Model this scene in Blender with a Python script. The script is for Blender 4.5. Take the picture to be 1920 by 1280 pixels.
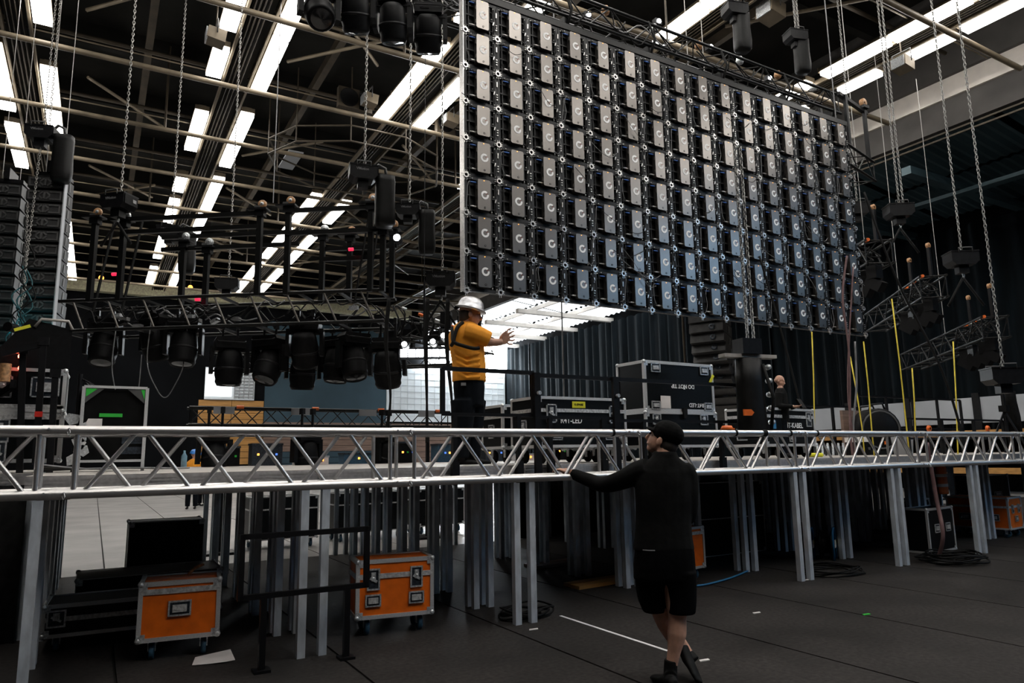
import bpy, bmesh, math, random
from mathutils import Vector, Matrix
random.seed(7)
for o in list(bpy.data.objects): bpy.data.objects.remove(o)
SC = bpy.context.scene
COL = SC.collection
PI = math.pi

# ---------------------------------------------------------------- camera
FOC = 1332.0
YAW, PITCH, ROLL = math.radians(30.28), math.radians(9.16), math.radians(0.91)
EYE = Vector((0, 0, 1.55))
FW = Vector((math.sin(YAW)*math.cos(PITCH), math.cos(YAW)*math.cos(PITCH), math.sin(PITCH)))
_r = Vector((math.cos(YAW), -math.sin(YAW), 0)); _d = -_r.cross(FW)
RT = _r*math.cos(ROLL) + _d*math.sin(ROLL)
DN = -_r*math.sin(ROLL) + _d*math.cos(ROLL)
FH = Vector((math.sin(YAW), math.cos(YAW), 0)); RH = Vector((math.cos(YAW), -math.sin(YAW), 0))
cam = bpy.data.cameras.new('camera'); camo = bpy.data.objects.new('camera', cam); COL.objects.link(camo)
cam.sensor_width = 36; cam.lens = FOC/1920*36; cam.clip_end = 300; cam.clip_start = 0.05
camo.matrix_world = Matrix(((RT.x, -DN.x, -FW.x, EYE.x), (RT.y, -DN.y, -FW.y, EYE.y), (RT.z, -DN.z, -FW.z, EYE.z), (0, 0, 0, 1)))
SC.camera = camo
SC.cycles.use_adaptive_sampling = True; SC.cycles.adaptive_threshold = .035; SC.cycles.max_bounces = 5; SC.cycles.diffuse_bounces = 2; SC.cycles.glossy_bounces = 2; SC.cycles.transmission_bounces = 2; SC.cycles.caustics_reflective = False; SC.cycles.caustics_refractive = False
# where a sight line through the photograph meets a real plane of the hall
def ray(x, y): return RT*((x-960)/FOC) + DN*((y-640)/FOC) + FW
def onz(x, y, z): d = ray(x, y); return EYE + d*((z-EYE.z)/d.z)
def ony(x, y, Y): d = ray(x, y); return EYE + d*(Y/d.y)
def onx(x, y, X): d = ray(x, y); return EYE + d*(X/d.x)
def onf(x, y, D): d = ray(x, y); return EYE + d*(D/d.dot(FH))     # plane facing the camera at D metres

# ---------------------------------------------------------------- world, light, exposure
w = bpy.data.worlds.new('hall_air'); SC.world = w; w.use_nodes = True
w.node_tree.nodes['Background'].inputs[0].default_value = (0.55, 0.62, 0.75, 1)
w.node_tree.nodes['Background'].inputs[1].default_value = 0.004
SC.view_settings.view_transform = 'Standard'; SC.view_settings.look = 'None'
SC.view_settings.exposure = 0.45; SC.view_settings.gamma = 1.0; SC.view_settings.use_curve_mapping = False
TUBE_POWER = 11.5      # radiance of the fluorescent ceiling lights
SKY_POWER = 12.0        # daylight behind the translucent roof sheets and the end window

# ---------------------------------------------------------------- materials
MATS = {}
def mat(name, col, rough=0.5, metal=0.0, var=0.12, scale=9.0, bump=0.0, emit=0.0, spec=0.5, stretch=(1, 1, 1), bscale=None):
    if name in MATS: return MATS[name]
    m = bpy.data.materials.new(name); m.use_nodes = True; nt = m.node_tree; N = nt.nodes; L = nt.links
    b = N['Principled BSDF']; b.inputs['Roughness'].default_value = rough; b.inputs['Metallic'].default_value = metal
    b.inputs['Specular IOR Level'].default_value = spec
    tc = N.new('ShaderNodeTexCoord'); mp = N.new('ShaderNodeMapping'); mp.inputs['Scale'].default_value = stretch
    nz = N.new('ShaderNodeTexNoise'); nz.inputs['Scale'].default_value = scale; nz.inputs['Detail'].default_value = 5
    L.new(tc.outputs['Object'], mp.inputs[0]); L.new(mp.outputs[0], nz.inputs['Vector'])
    cr = N.new('ShaderNodeValToRGB'); L.new(nz.outputs['Fac'], cr.inputs[0])
    c0 = [max(0, c*(1-var*2)) for c in col[:3]]; c1 = [min(1, c*(1+var*2)) for c in col[:3]]
    cr.color_ramp.elements[0].position = .3; cr.color_ramp.elements[1].position = .7
    cr.color_ramp.elements[0].color = (*c0, 1); cr.color_ramp.elements[1].color = (*c1, 1)
    L.new(cr.outputs[0], b.inputs['Base Color'])
    if bump:
        bp = N.new('ShaderNodeBump'); bp.inputs['Strength'].default_value = bump; bp.inputs['Distance'].default_value = .02
        nb = nz
        if bscale:
            nb = N.new('ShaderNodeTexNoise'); nb.inputs['Scale'].default_value = bscale; nb.inputs['Detail'].default_value = 4; L.new(mp.outputs[0], nb.inputs['Vector'])
        L.new(nb.outputs['Fac'], bp.inputs['Height']); L.new(bp.outputs[0], b.inputs['Normal'])
    if emit:
        b.inputs['Emission Color'].default_value = (*col[:3], 1); b.inputs['Emission Strength'].default_value = emit
    MATS[name] = m
    return m
def M(n): return MATS[n]
mat('aluminium', (.78, .76, .75), .34, .9, .07, 30, .08)
mat('galvanised', (.66, .71, .77), .40, .35, .10, 14, .1, stretch=(1, 1, .4))
mat('chain_steel', (.36, .35, .33), .45, .6, .2, 30)
mat('lens_black', (.006, .006, .007), .12, 0, .1, 10)
mat('zinc', (.68, .68, .68), .42, .45, .18, 40, .2)
mat('black_steel', (.006, .006, .007), .42, 0, .2, 20, .05, spec=.22)
mat('black_truss', (.006, .006, .006), .36, 0, .2, 20, .05, spec=.28)
mat('black_plastic', (.0045, .0045, .005), .5, 0, .2, 25, spec=.12)
mat('black_rubber', (.006, .006, .006), .7, 0, .2, 25, spec=.2)
mat('black_cloth', (.006, .006, .006), .92, 0, .25, 14, .35, spec=.08, bscale=7)
mat('bag_vinyl', (.0055, .0055, .0055), .5, 0, .2, 8, .3, spec=.2, bscale=5)
mat('rack_black', (.004, .004, .004), .6, 0, .25, 12, spec=.1)
mat('case_laminate', (.004, .005, .006), .4, 0, .2, 60, .03, spec=.2)
mat('case_orange', (.95, .165, .008), .45, 0, .08, 9, .05)
mat('dark_orange', (.55, .08, .01), .6)
mat('latch_steel', (.66, .68, .70), .32, .55, .2, 50, .2)
mat('latch_dark', (.04, .05, .065), .4, .5, .3, 60)
mat('castor_blue', (.03, .09, .15), .5, 0, .2, 40)
mat('castor_tan', (.45, .24, .11), .5, 0, .25, 40)
mat('white_paint', (.95, .95, .95), .5, 0, .03, 9)
mat('paper', (.80, .76, .74), .8, 0, .05, 6)
mat('yellow_tape', (.75, .72, .03), .6, 0, .05)
mat('green_tape', (.03, .50, .05), .6, 0, .05)
mat('blue_rope', (.03, .20, .42), .6)
mat('strap_yellow', (.75, .58, .05), .6)
mat('orange_plastic', (.9, .16, .02), .4)
mat('red_plastic', (.7, .03, .02), .4)
mat('led_red', (1, .12, .06), .4, emit=14)
mat('led_pink', (1, .03, .1), .5, emit=.7)
mat('led_teal', (.05, .7, .8), .4, emit=14)
mat('led_amber', (1, .35, .05), .4, emit=3)
mat('led_white', (.95, .98, 1), .3, emit=30)
mat('led_blue', (.1, .25, .9), .4, emit=.8)
mat('wood_yellow', (.46, .23, .06), .5, 0, .12, 4, .05, stretch=(.3, 1, 6))
mat('wood_brown', (.20, .13, .10), .6, 0, .15, 4, .05, stretch=(.3, 1, 6))
mat('wall_blue', (.030, .062, .085), .8, 0, .12, .3)
mat('wall_dark', (.0035, .004, .005), .9, 0, .2, .5, spec=.1)
mat('wall_white', (.80, .86, .90), .7, 0, .05, .6)
mat('wall_grey', (.42, .44, .47), .7, 0, .06, .6)
mat('rib_pale', (.66, .72, .76), .7, 0, .05, .6)
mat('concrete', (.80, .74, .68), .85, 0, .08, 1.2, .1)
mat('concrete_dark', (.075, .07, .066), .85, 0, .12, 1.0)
mat('sheet_blue', (.05, .085, .10), .45, .3, .12, .5)
mat('roof_dark', (.010, .0095, .008), .8, 0, .25, .8, spec=.2)
mat('beige_steel', (.175, .14, .095), .5, .1, .15, 2)
mat('brown_steel', (.048, .036, .022), .6, .2, .2, 2)
mat('grey_steel', (.09, .09, .09), .5, .4, .15, 3)
mat('drape', (.0020, .0045, .0064), .85, 0, .25, 3, .1, spec=.15, stretch=(1, 1, .2))
mat('skin', (.68, .38, .27), .5, 0, .1, 12, .05)
mat('skin_tan', (.50, .27, .185), .5, 0, .1, 12)
mat('hair_dark', (.03, .022, .018), .7)
mat('shirt_orange', (.86, .33, .02), .85, 0, .06, 9, .5, bscale=6)
mat('shirt_black', (.0085, .0085, .0085), .9, 0, .2, 9, .5, spec=.1, bscale=6)
mat('pants_dark', (.005, .0065, .009), .9, 0, .2, 9, .4, spec=.1, bscale=6)
mat('shorts_black', (.0035, .0035, .004), .9, 0, .2, 9, .4, spec=.06, bscale=6)
mat('helmet_silver', (.55, .55, .57), .36, .95, .05, 5)
mat('helmet_blue', (.05, .25, .75), .4)
mat('module_grey', (.235, .217, .202), .31, .95, .03, 4)
mat('emblem_red', (.22, .06, .05), .5)
mat('led_frame', (.004, .004, .0045), .5, 0, .2, 14)
mat('lock_silver', (.72, .70, .68), .3, .8, .1, 40)
mat('plywood', (.40, .37, .34), .6, 0, .1, 4, .05)
mat('hose_pink', (.16, .09, .09), .6)
mat('cable_grey', (.20, .20, .205), .5)
mat('concrete_floor', (.30, .29, .28), .42, 0, .12, .8, .04, spec=.4)
mat('warm_lit_strip', (.9, .80, .55), .7)  # warm lamplight put into the strip's base colour
mat('teal_lit_cable', (.02, .10, .12), .7)  # teal glow painted on as cable colour
# black dance-floor boards: scuffed and a little glossy
def floor_mat():
    m = bpy.data.materials.new('floor_board'); m.use_nodes = True; nt = m.node_tree; N = nt.nodes; L = nt.links
    b = N['Principled BSDF']; tc = N.new('ShaderNodeTexCoord'); ob = N.new('ShaderNodeNewGeometry')
    n1 = N.new('ShaderNodeTexNoise'); n1.inputs['Scale'].default_value = 1.3; n1.inputs['Detail'].default_value = 8
    n2 = N.new('ShaderNodeTexNoise'); n2.inputs['Scale'].default_value = 26; n2.inputs['Detail'].default_value = 6
    L.new(ob.outputs['Position'], n1.inputs['Vector']); L.new(ob.outputs['Position'], n2.inputs['Vector'])
    mx = N.new('ShaderNodeMath'); mx.operation = 'MULTIPLY'; L.new(n1.outputs['Fac'], mx.inputs[0]); L.new(n2.outputs['Fac'], mx.inputs[1])
    cr = N.new('ShaderNodeValToRGB'); L.new(mx.outputs[0], cr.inputs[0])
    e = cr.color_ramp.elements; e[0].position = .1; e[0].color = (.016, .0147, .0140, 1); e[1].position = .55; e[1].color = (.060, .054, .051, 1)
    L.new(cr.outputs[0], b.inputs['Base Color'])
    rr = N.new('ShaderNodeMapRange'); L.new(n1.outputs['Fac'], rr.inputs[0]); rr.inputs['From Min'].default_value = .3; rr.inputs['From Max'].default_value = .7
    rr.inputs['To Min'].default_value = .62; rr.inputs['To Max'].default_value = .8; L.new(rr.outputs[0], b.inputs['Roughness'])
    b.inputs['Specular IOR Level'].default_value = .13
    bp = N.new('ShaderNodeBump'); bp.inputs['Strength'].default_value = .08; bp.inputs['Distance'].default_value = .01
    L.new(n2.outputs['Fac'], bp.inputs['Height']); L.new(bp.outputs[0], b.inputs['Normal'])
    MATS['floor_board'] = m
floor_mat()
def emis(name, col, s):
    m = bpy.data.materials.new(name); m.use_nodes = True; N = m.node_tree.nodes; b = N['Principled BSDF']
    b.inputs['Base Color'].default_value = (.8, .8, .8, 1); b.inputs['Roughness'].default_value = .6
    b.inputs['Emission Color'].default_value = (*col, 1); b.inputs['Emission Strength'].default_value = s
    MATS[name] = m
emis('tube_glow', (1.0, .965, .91), TUBE_POWER)
emis('daylight', (.88, .95, 1.0), SKY_POWER*3.0)
emis('skylight_blue', (.38, .66, 1.0), SKY_POWER*.32)
emis('skylight_sheet', (.90, .96, 1.0), SKY_POWER*.12)

# ---------------------------------------------------------------- helpers
def link(o): COL.objects.link(o); return o
def tag(o, label=None, cat=None, group=None, kind=None):
    if label: o['label'] = label
    if cat: o['category'] = cat
    if group: o['group'] = group
    if kind: o['kind'] = kind
    return o
def thing(name, label, cat, loc=(0, 0, 0), rot=(0, 0, 0), group=None):
    o = link(bpy.data.objects.new(name, None)); o.empty_display_size = .1
    o.matrix_world = Matrix.LocRotScale(Vector(loc), Matrix.Rotation(rot[2], 3, 'Z') @ Matrix.Rotation(rot[1], 3, 'Y') @ Matrix.Rotation(rot[0], 3, 'X'), None)
    return tag(o, label, cat, group)
def WM(o):
    m = o.matrix_basis.copy()
    while o.parent: o = o.parent; m = o.matrix_basis @ m
    return m
def ordn(i):
    return ['first', 'second', 'third', 'fourth', 'fifth', 'sixth', 'seventh', 'eighth', 'ninth', 'tenth', 'eleventh', 'twelfth', 'thirteenth', 'fourteenth', 'fifteenth', 'sixteenth', 'seventeenth', 'eighteenth', 'nineteenth', 'twentieth', 'twenty-first', 'twenty-second', 'twenty-third', 'twenty-fourth', 'twenty-fifth', 'twenty-sixth', 'twenty-seventh', 'twenty-eighth', 'twenty-ninth', 'thirtieth'][i]
def frame_of(d):
    d = d.normalized(); u = Vector((0, 0, 1)) if abs(d.z) < .95 else Vector((1, 0, 0))
    a = u.cross(d).normalized(); return a, d.cross(a)
class MB:
    def __init__(s): s.v = []; s.f = []; s.sm = []
    def add(s, vs, fs, sm=False):
        n = len(s.v); s.v += [tuple(v) for v in vs]; s.f += [tuple(i+n for i in f) for f in fs]; s.sm += [sm]*len(fs); return s
    def box(s, c, d, R=None):
        hx, hy, hz = d[0]/2, d[1]/2, d[2]/2; c = Vector(c)
        P = [Vector((x, y, z)) for x in (-hx, hx) for y in (-hy, hy) for z in (-hz, hz)]
        if R is not None: P = [R @ p for p in P]
        return s.add([c+p for p in P], [(0, 1, 3, 2), (4, 6, 7, 5), (0, 4, 5, 1), (2, 3, 7, 6), (0, 2, 6, 4), (1, 5, 7, 3)])
    def bb(s, x0, x1, y0, y1, z0, z1): return s.box(((x0+x1)/2, (y0+y1)/2, (z0+z1)/2), (x1-x0, y1-y0, z1-z0))
    def cyl(s, a, b, r, n=10, r2=None, caps=True):
        a = Vector(a); b = Vector(b); r2 = r if r2 is None else r2; u, w_ = frame_of(b-a)
        vs = [p + (u*math.cos(2*PI*i/n) + w_*math.sin(2*PI*i/n))*rr for p, rr in ((a, r), (b, r2)) for i in range(n)]
        s.add(vs, [(i, (i+1) % n, n+(i+1) % n, n+i) for i in range(n)], True)
        if caps: s.add(vs[:n], [tuple(range(n))[::-1]]); s.add(vs[n:], [tuple(range(n))])
        return s
    def tube(s, pts, r, n=6, closed=False):
        pts = [Vector(p) for p in pts]; k = len(pts); vs = []; up = None
        for i, p in enumerate(pts):
            t = (pts[(i+1) % k]-pts[i-1]) if closed else pts[min(i+1, k-1)]-pts[max(i-1, 0)]
            if t.length < 1e-9: t = Vector((0, 0, 1))
            t.normalize()
            if up is None: up, _ = frame_of(t)
            up = (up - t*up.dot(t)); up = up.normalized() if up.length > 1e-6 else frame_of(t)[0]
            q = t.cross(up); rr = r[i] if isinstance(r, (list, tuple)) else r
            vs += [p + (up*math.cos(2*PI*j/n) + q*math.sin(2*PI*j/n))*rr for j in range(n)]
        fs = []
        for i in range(k if closed else k-1):
            a, b = i*n, ((i+1) % k)*n
            fs += [(a+j, a+(j+1) % n, b+(j+1) % n, b+j) for j in range(n)]
        if not closed: fs += [tuple(range(n))[::-1], tuple((k-1)*n+j for j in range(n))]
        return s.add(vs, fs, True)
    def lathe(s, prof, c=(0, 0, 0), ax='z', n=16):
        vs = []; c = Vector(c)
        for r, h in prof:
            for j in range(n):
                a, b = r*math.cos(2*PI*j/n), r*math.sin(2*PI*j/n)
                vs.append(c + Vector({'z': (a, b, h), 'x': (h, a, b), 'y': (b, h, a)}[ax]))
        fs = [(i*n+j, i*n+(j+1) % n, (i+1)*n+(j+1) % n, (i+1)*n+j) for i in range(len(prof)-1) for j in range(n)]
        return s.add(vs, fs, True)
    def prism(s, poly, a, b, ax='y'):
        # poly in the two other axes, extruded along ax from a to b
        def P(p, h): return {'x': (h, p[0], p[1]), 'y': (p[0], h, p[1]), 'z': (p[0], p[1], h)}[ax]
        n = len(poly); vs = [P(p, a) for p in poly] + [P(p, b) for p in poly]
        return s.add(vs, [tuple(range(n)), tuple(range(2*n-1, n-1, -1))] + [(i, n+i, n+(i+1) % n, (i+1) % n) for i in range(n)])
    def loft(s, rings, caps=True):
        n = len(rings[0]); vs = [p for r in rings for p in r]
        fs = [(i*n+j, i*n+(j+1) % n, (i+1)*n+(j+1) % n, (i+1)*n+j) for i in range(len(rings)-1) for j in range(n)]
        if caps: fs += [tuple(range(n))[::-1], tuple((len(rings)-1)*n+j for j in range(n))]
        return s.add(vs, fs, True)
    def xf(s, m): s.v = [tuple(m @ Vector(v)) for v in s.v]; return s
    def mesh(s, name, m):
        me = bpy.data.meshes.new(name); me.from_pydata(s.v, [], s.f)
        me.materials.append(M(m) if isinstance(m, str) else m)
        me.polygons.foreach_set('use_smooth', s.sm); me.update()
        bm = bmesh.new(); bm.from_mesh(me); bmesh.ops.recalc_face_normals(bm, faces=bm.faces); bm.to_mesh(me); bm.free()
        return me
    def part(s, name, m, parent, label=None, kind=None):           # verts are local to the parent
        o = link(bpy.data.objects.new(name, s.mesh(name, m))); o.parent = parent; return tag(o, label, kind=kind)
    def wpart(s, name, m, parent, label=None, kind=None):          # verts are in the world
        s.xf(WM(parent).inverted()); return s.part(name, m, parent, label, kind)
    def solo(s, name, m, label, cat, group=None, kind=None):       # a thing that is one mesh, verts in the world
        xs = [v[0] for v in s.v]; ys = [v[1] for v in s.v]; z = min(v[2] for v in s.v)
        c = Vector(((min(xs)+max(xs))/2, (min(ys)+max(ys))/2, z)); s.v = [tuple(Vector(v)-c) for v in s.v]
        o = link(bpy.data.objects.new(name, s.mesh(name, m))); o.location = c; return tag(o, label, cat, group, kind)
    def struct(s, name, m, parent=None, label=None):
        o = link(bpy.data.objects.new(name, s.mesh(name, m)))
        if parent: o.parent = parent
        else: o['kind'] = 'structure'
        if label: o['label'] = label
        return o
_ucache = {}
def unit(kind, m, n=8):
    k = (kind, m, n)
    if k not in _ucache:
        b = MB()
        if kind == 'cyl': b.cyl((0, 0, 0), (0, 0, 1), 1, n)
        else: b.box((0, 0, 0), (1, 1, 1))
        _ucache[k] = b.mesh(kind+'_'+m, m)
    return _ucache[k]
def rod(name, a, b, r, m, parent, n=8, label=None):               # a, b in the parent's space
    a = Vector(a); b = Vector(b); d = b-a; L_ = d.length
    o = link(bpy.data.objects.new(name, unit('cyl', m, n))); o.parent = parent
    o.matrix_basis = Matrix.LocRotScale(a, d.to_track_quat('Z', 'Y'), Vector((r, r, L_)))
    return tag(o, label)
def bar(name, a, b, w_, h, m, parent, label=None, up=Vector((0, 0, 1))):      # rectangular bar
    a = Vector(a); b = Vector(b); d = b-a; L_ = d.length; d.normalize()
    u = up if abs(d.dot(up)) < .95 else Vector((1, 0, 0)); x = u.cross(d).normalized(); y = d.cross(x)
    R = Matrix(((x.x, y.x, d.x), (x.y, y.y, d.y), (x.z, y.z, d.z)))
    o = link(bpy.data.objects.new(name, unit('box', m))); o.parent = parent
    o.matrix_basis = Matrix.LocRotScale((a+b)/2, R, Vector((w_, h, L_))); return tag(o, label)
def blk(name, c, s, m, parent, label=None, rot=None):
    o = link(bpy.data.objects.new(name, unit('box', m))); o.parent = parent
    o.matrix_basis = Matrix.LocRotScale(Vector(c), rot, Vector(s)); return tag(o, label)
def copy_tree(o, parent=None):
    c = link(o.copy())
    if parent is not None: c.parent = parent
    for ch in list(o.children): copy_tree(ch, c)
    return c
def text_mesh(body, size, m, name):
    cu = bpy.data.curves.new(name, 'FONT'); cu.body = body; cu.size = size; cu.extrude = .0015; cu.offset = size*.018; cu.align_x = 'CENTER'; cu.align_y = 'CENTER'
    o = link(bpy.data.objects.new(name, cu)); bpy.context.view_layer.update()
    me = bpy.data.meshes.new_from_object(o.evaluated_get(bpy.context.evaluated_depsgraph_get())); me.name = name
    bpy.data.objects.remove(o); bpy.data.curves.remove(cu); me.materials.clear(); me.materials.append(M(m)); return me
def text(body, size, m, parent, loc, rot=(PI/2, 0, 0), sx=1.0, name='lettering', label=None):
    o = link(bpy.data.objects.new(name, text_mesh(body, size, m, name))); o.parent = parent
    o.location = loc; o.rotation_euler = rot; o.scale = (sx, 1, 1); return tag(o, label)
def bez(p0, p1, sag=0.0, n=12, p_mid=None):
    p0 = Vector(p0); p1 = Vector(p1); out = []
    for i in range(n+1):
        t = i/n; p = p0.lerp(p1, t); p.z -= sag*4*t*(1-t); out.append(p)
    return out
def spline(pts, n=6):
    P = [Vector(p) for p in pts]; out = []
    for i in range(len(P)-1):
        a, b, c, d = P[max(i-1, 0)], P[i], P[i+1], P[min(i+2, len(P)-1)]
        for k in range(n):
            t = k/n
            out.append(.5*((2*b)+(c-a)*t+(2*a-5*b+4*c-d)*t*t+(3*b-a-3*c+d)*t**3))
    return out+[P[-1]]

# a box or flat truss: four chords, zig-zag braces on every face. a -> b, in the parent's space
def truss(T, a, b, w_, h, rc, rb, seg, m, faces='fbtd', n=8, verts=True, phase=(0, 1), nb=6):
    a = Vector(a); b = Vector(b); d = (b-a); L_ = d.length; d.normalize()
    side = Vector((0, 0, 1)).cross(d)
    side = Vector((0, 1, 0)) if side.length < .1 else side.normalized()
    up = d.cross(side) if side.cross(d).z < 0 else side.cross(d)
    if up.z < 0: up = -up
    cor = {('n', 't'): -side*w_/2+up*h/2, ('n', 'd'): -side*w_/2-up*h/2, ('f', 't'): side*w_/2+up*h/2, ('f', 'd'): side*w_/2-up*h/2}
    for k, c in cor.items(): rod('chord', a+c, b+c, rc, m, T, n)
    N_ = max(1, round(L_/seg)); st = L_/N_
    fc = {'f': (('n', 't'), ('n', 'd')), 'b': (('f', 't'), ('f', 'd')), 't': (('n', 't'), ('f', 't')), 'd': (('n', 'd'), ('f', 'd'))}
    for q, fn in enumerate(faces):
        k0, k1 = fc[fn]; ph = phase[q % 2]
        for i in range(N_):
            p, q_ = (k0, k1) if (i+ph) % 2 == 0 else (k1, k0)
            rod('brace', a+d*(st*i+st*.04)+cor[p], a+d*(st*(i+1)-st*.04)+cor[q_], rb, m, T, nb)
    if verts:
        for e in (a+d*.05, b-d*.05):
            for k0, k1 in fc.values(): rod('end_post', e+cor[k0], e+cor[k1], rb, m, T, nb)
# steel link chain as one mesh
def chain(T, top, bot, m='chain_steel', pitch=.056, r=.0085, wdt=.018, name='chain'):
    top = Vector(top); bot = Vector(bot); d = bot-top; L_ = d.length; n = int(L_/pitch); dz = d/n; b = MB()
    u, v = frame_of(d)
    for i in range(n):
        c = top+dz*(i+.5); s_ = u if i % 2 == 0 else v; dd = d.normalized()
        pts = [c+s_*wdt*math.cos(t)+dd*(pitch*.68*math.sin(t)) for t in [2*PI*k/6 for k in range(6)]]
        b.tube(pts, r, 3, True)
    return b.wpart(name, m, T, kind='stuff')

# ================================================================ the hall
floor = MB().bb(-14, 34, -18, 52, -.12, -.012).struct('floor', 'roof_dark')
for k in range(-6, 20):                                            # black floor runners, a dark joint between each
    x = .24+1.553*k
    MB().bb(x+.011, x+1.553-.011, -18, 11.9, -.012, 0).struct('floor_runner', 'floor_board', floor)
for k in range(-6, 20):
    x = .24+1.553*k
    MB().bb(x+.011, x+1.553-.011, 11.91, 49, -.012, 0).struct('floor_slab', 'concrete_floor', floor)

ceil = MB().bb(-14, 34, -18, 52, 15.0, 15.2).struct('ceiling', 'roof_dark')
for k in range(15):                                                # roof beams across the hall
    y = -8+4*k
    MB().bb(-14, 21, y-.12, y+.12, 14.3, 15.0).struct('roof_beam', 'roof_dark', ceil)
for k in range(-2, 5):                                             # purlins along the hall
    x = .6+4.9*k
    MB().bb(x-.1, x+.1, -9, 50, 13.6, 13.9).struct('purlin', 'brown_steel', ceil)
for k in range(-3, 9):                                             # pipes crossing under the lights
    y = 15.5+3.62*k
    MB().cyl((-14, y, 11.5), (20.6, y, 11.5), .072, 8).struct('cross_pipe', 'beige_steel', ceil)
    MB().cyl((-14, y+1.8, 12.9), (20.6, y+1.8, 12.9), .06, 6).struct('cross_pipe', 'brown_steel', ceil)
    MB().cyl((-14, y+.75, 12.2), (20.6, y+.75, 12.2), .022, 5).struct('cross_wire', 'beige_steel', ceil)
for k in range(0, 9):                                              # diagonal wind braces under the roof
    for x0 in (-1.2, 3.7, 8.6, 13.4):
        y = 12+3.62*k
        d = 1 if k % 2 else -1
        if (k+int(x0)) % 3 == 0: continue
        MB().cyl((x0+.3, y, 12.7), (x0+2.6, y+2.6*d, 12.7), .05, 5).struct('wind_brace', 'beige_steel', ceil)
        if k % 2: MB().cyl((x0+2.4, y, 11.6), (x0+2.4, y, 14.3), .035, 5).struct('hanger_rod', 'brown_steel', ceil)
# light gantries: a dark service tray with a light row on either side
ROWS = [('-2.9', -2.9), ('-1.75', -1.75), ('2.13', 2.13), ('3.36', 3.36), ('7.0', 7.0), ('8.3', 8.3), ('11.8', 11.8), ('12.95', 12.95), ('17.05', 17.05), ('18.25', 18.25)]
for i in range(5):
    a, b = ROWS[2*i][1], ROWS[2*i+1][1]
    MB().bb(a+.36, b-.36, -9, 48, 12.05, 12.35).struct('gantry_tray', 'roof_dark', ceil)
    for x in (a+.28, b-.28):
        MB().bb(x-.03, x+.03, -9, 48, 11.98, 12.12).struct('gantry_rail', 'beige_steel', ceil)
    for j in range(4): MB().cyl((a+.42+.1*j, -9, 12.02), (a+.42+.1*j, 48, 12.02), .018, 5).struct('conduit', 'brown_steel', ceil)
def light_proto(L_):
    t = thing('ceiling_light', '', 'light')
    MB().prism([(-.20, .045), (-.20, .1), (-.1, .2), (.1, .2), (.20, .1), (.20, .045)], -L_/2, L_/2).part('reflector', 'beige_steel', t)
    MB().box((0, 0, -.02), (.38, L_-.06, .12)).part('lit_diffuser', 'tube_glow', t)
    MB().box((0, -L_/2-.02, .1), (.4, .03, .14)).part('end_cap', 'beige_steel', t); MB().box((0, L_/2+.02, .1), (.4, .03, .14)).part('end_cap', 'beige_steel', t)
    return t
rown = ['left edge', 'second left', 'third', 'fourth', 'centre left', 'centre right', 'screen truss', 'hidden', 'right upper', 'rightmost']
def fill(a, b, g=.0): return [(a, b)]
IV = {0: [(20.6, 24.6), (25.6, 29.4), (33, 46)], 1: [(16.2, 19.1), (21.3, 26.0), (28.7, 31.2), (33.4, 47)], 2: [(15.6, 17.25), (18.1, 19.7), (22.0, 25.1), (27.6, 29.4), (30.4, 33.6), (36, 40), (42, 46)],
      3: [(13.9, 20.1), (21.5, 26.0), (27.2, 36.0), (37.5, 46)], 4: [(15.2, 20.1), (27.2, 31.0), (32, 37.5), (38.5, 46.5)], 5: [(16.6, 20.1), (27.4, 30.5), (32.5, 38), (39.5, 46)], 6: [(9.2, 12.6), (14, 24)], 7: [(20, 24)], 8: [(5.6, 11.6), (12.0, 15.5)], 9: [(6.0, 8.5), (8.65, 9.9), (10.65, 11.9), (13, 15.5)]}
lp = light_proto(1.66); used = False
GL = 'fluorescent lights in long ceiling rows'
for ri, (nm, x) in enumerate(ROWS):
    k = 0
    for a, b in IV[ri]:
        n = max(1, round((b-a)/1.75)); L_ = (b-a)/n
        for j in range(n):
            t = lp if not used else copy_tree(lp); used = True
            t.location = (x, a+L_*(j+.5), 12.0); t.scale = (1, L_/1.66*.965, 1)
            t['label'] = f'fluorescent strip light, {ordn(k)} from the near end in the {rown[ri]} ceiling row'; t['group'] = GL; k += 1
    y1 = IV[ri][0][0]-.9; j = 0
    while y1 > -4.5 and ri not in (0, 7):                            # the same rows run on over the camera
        t = copy_tree(lp); t.location = (x, y1-1.65, 12.0); t.scale = (1, 1.95, 1)
        t['label'] = f'fluorescent strip light above the view, {ordn(j)} overhead in the {rown[ri]} ceiling row'; t['group'] = GL; j += 1; y1 -= 3.62
# ceiling bits: floodlights, loudspeaker horns, white panel, air unit
def flood(px, py, z, m='beige_steel', lab='', s=1.0):
    p = onz(px, py, z); t = thing('flood_light', lab, 'floodlight', p)
    MB().prism([(-.22*s, -.12*s), (.18*s, -.18*s), (.22*s, .12*s), (-.18*s, .16*s)], -.2*s, .2*s, 'y').part('housing', m, t)
    MB().box((-.21*s, 0, .0), (.03, .34*s, .26*s)).part('glass', 'latch_steel', t)
    MB().tube([(0, -.24*s, 0), (0, -.24*s, .34*s), (0, .24*s, .34*s), (0, .24*s, 0)], .016).part('bracket', 'grey_steel', t)
    MB().cyl((0, 0, .34*s), (0, 0, 12.4-z), .02, 6).part('drop_rod', 'brown_steel', t)
flood(405, 70, 11.3, lab='beige floodlight hung beside the left ceiling light row'); flood(1692, 121, 11.3, lab='beige floodlight under the right ceiling light rows')
flood(1445, 22, 11.9, lab='beige floodlight above the black hoist bag', s=1.2); flood(693, 188, 12.0, lab='pale floodlight in the roof left of two horns'); flood(845, 225, 12.0, lab='pale floodlight in the roof close to screen edge')
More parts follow.
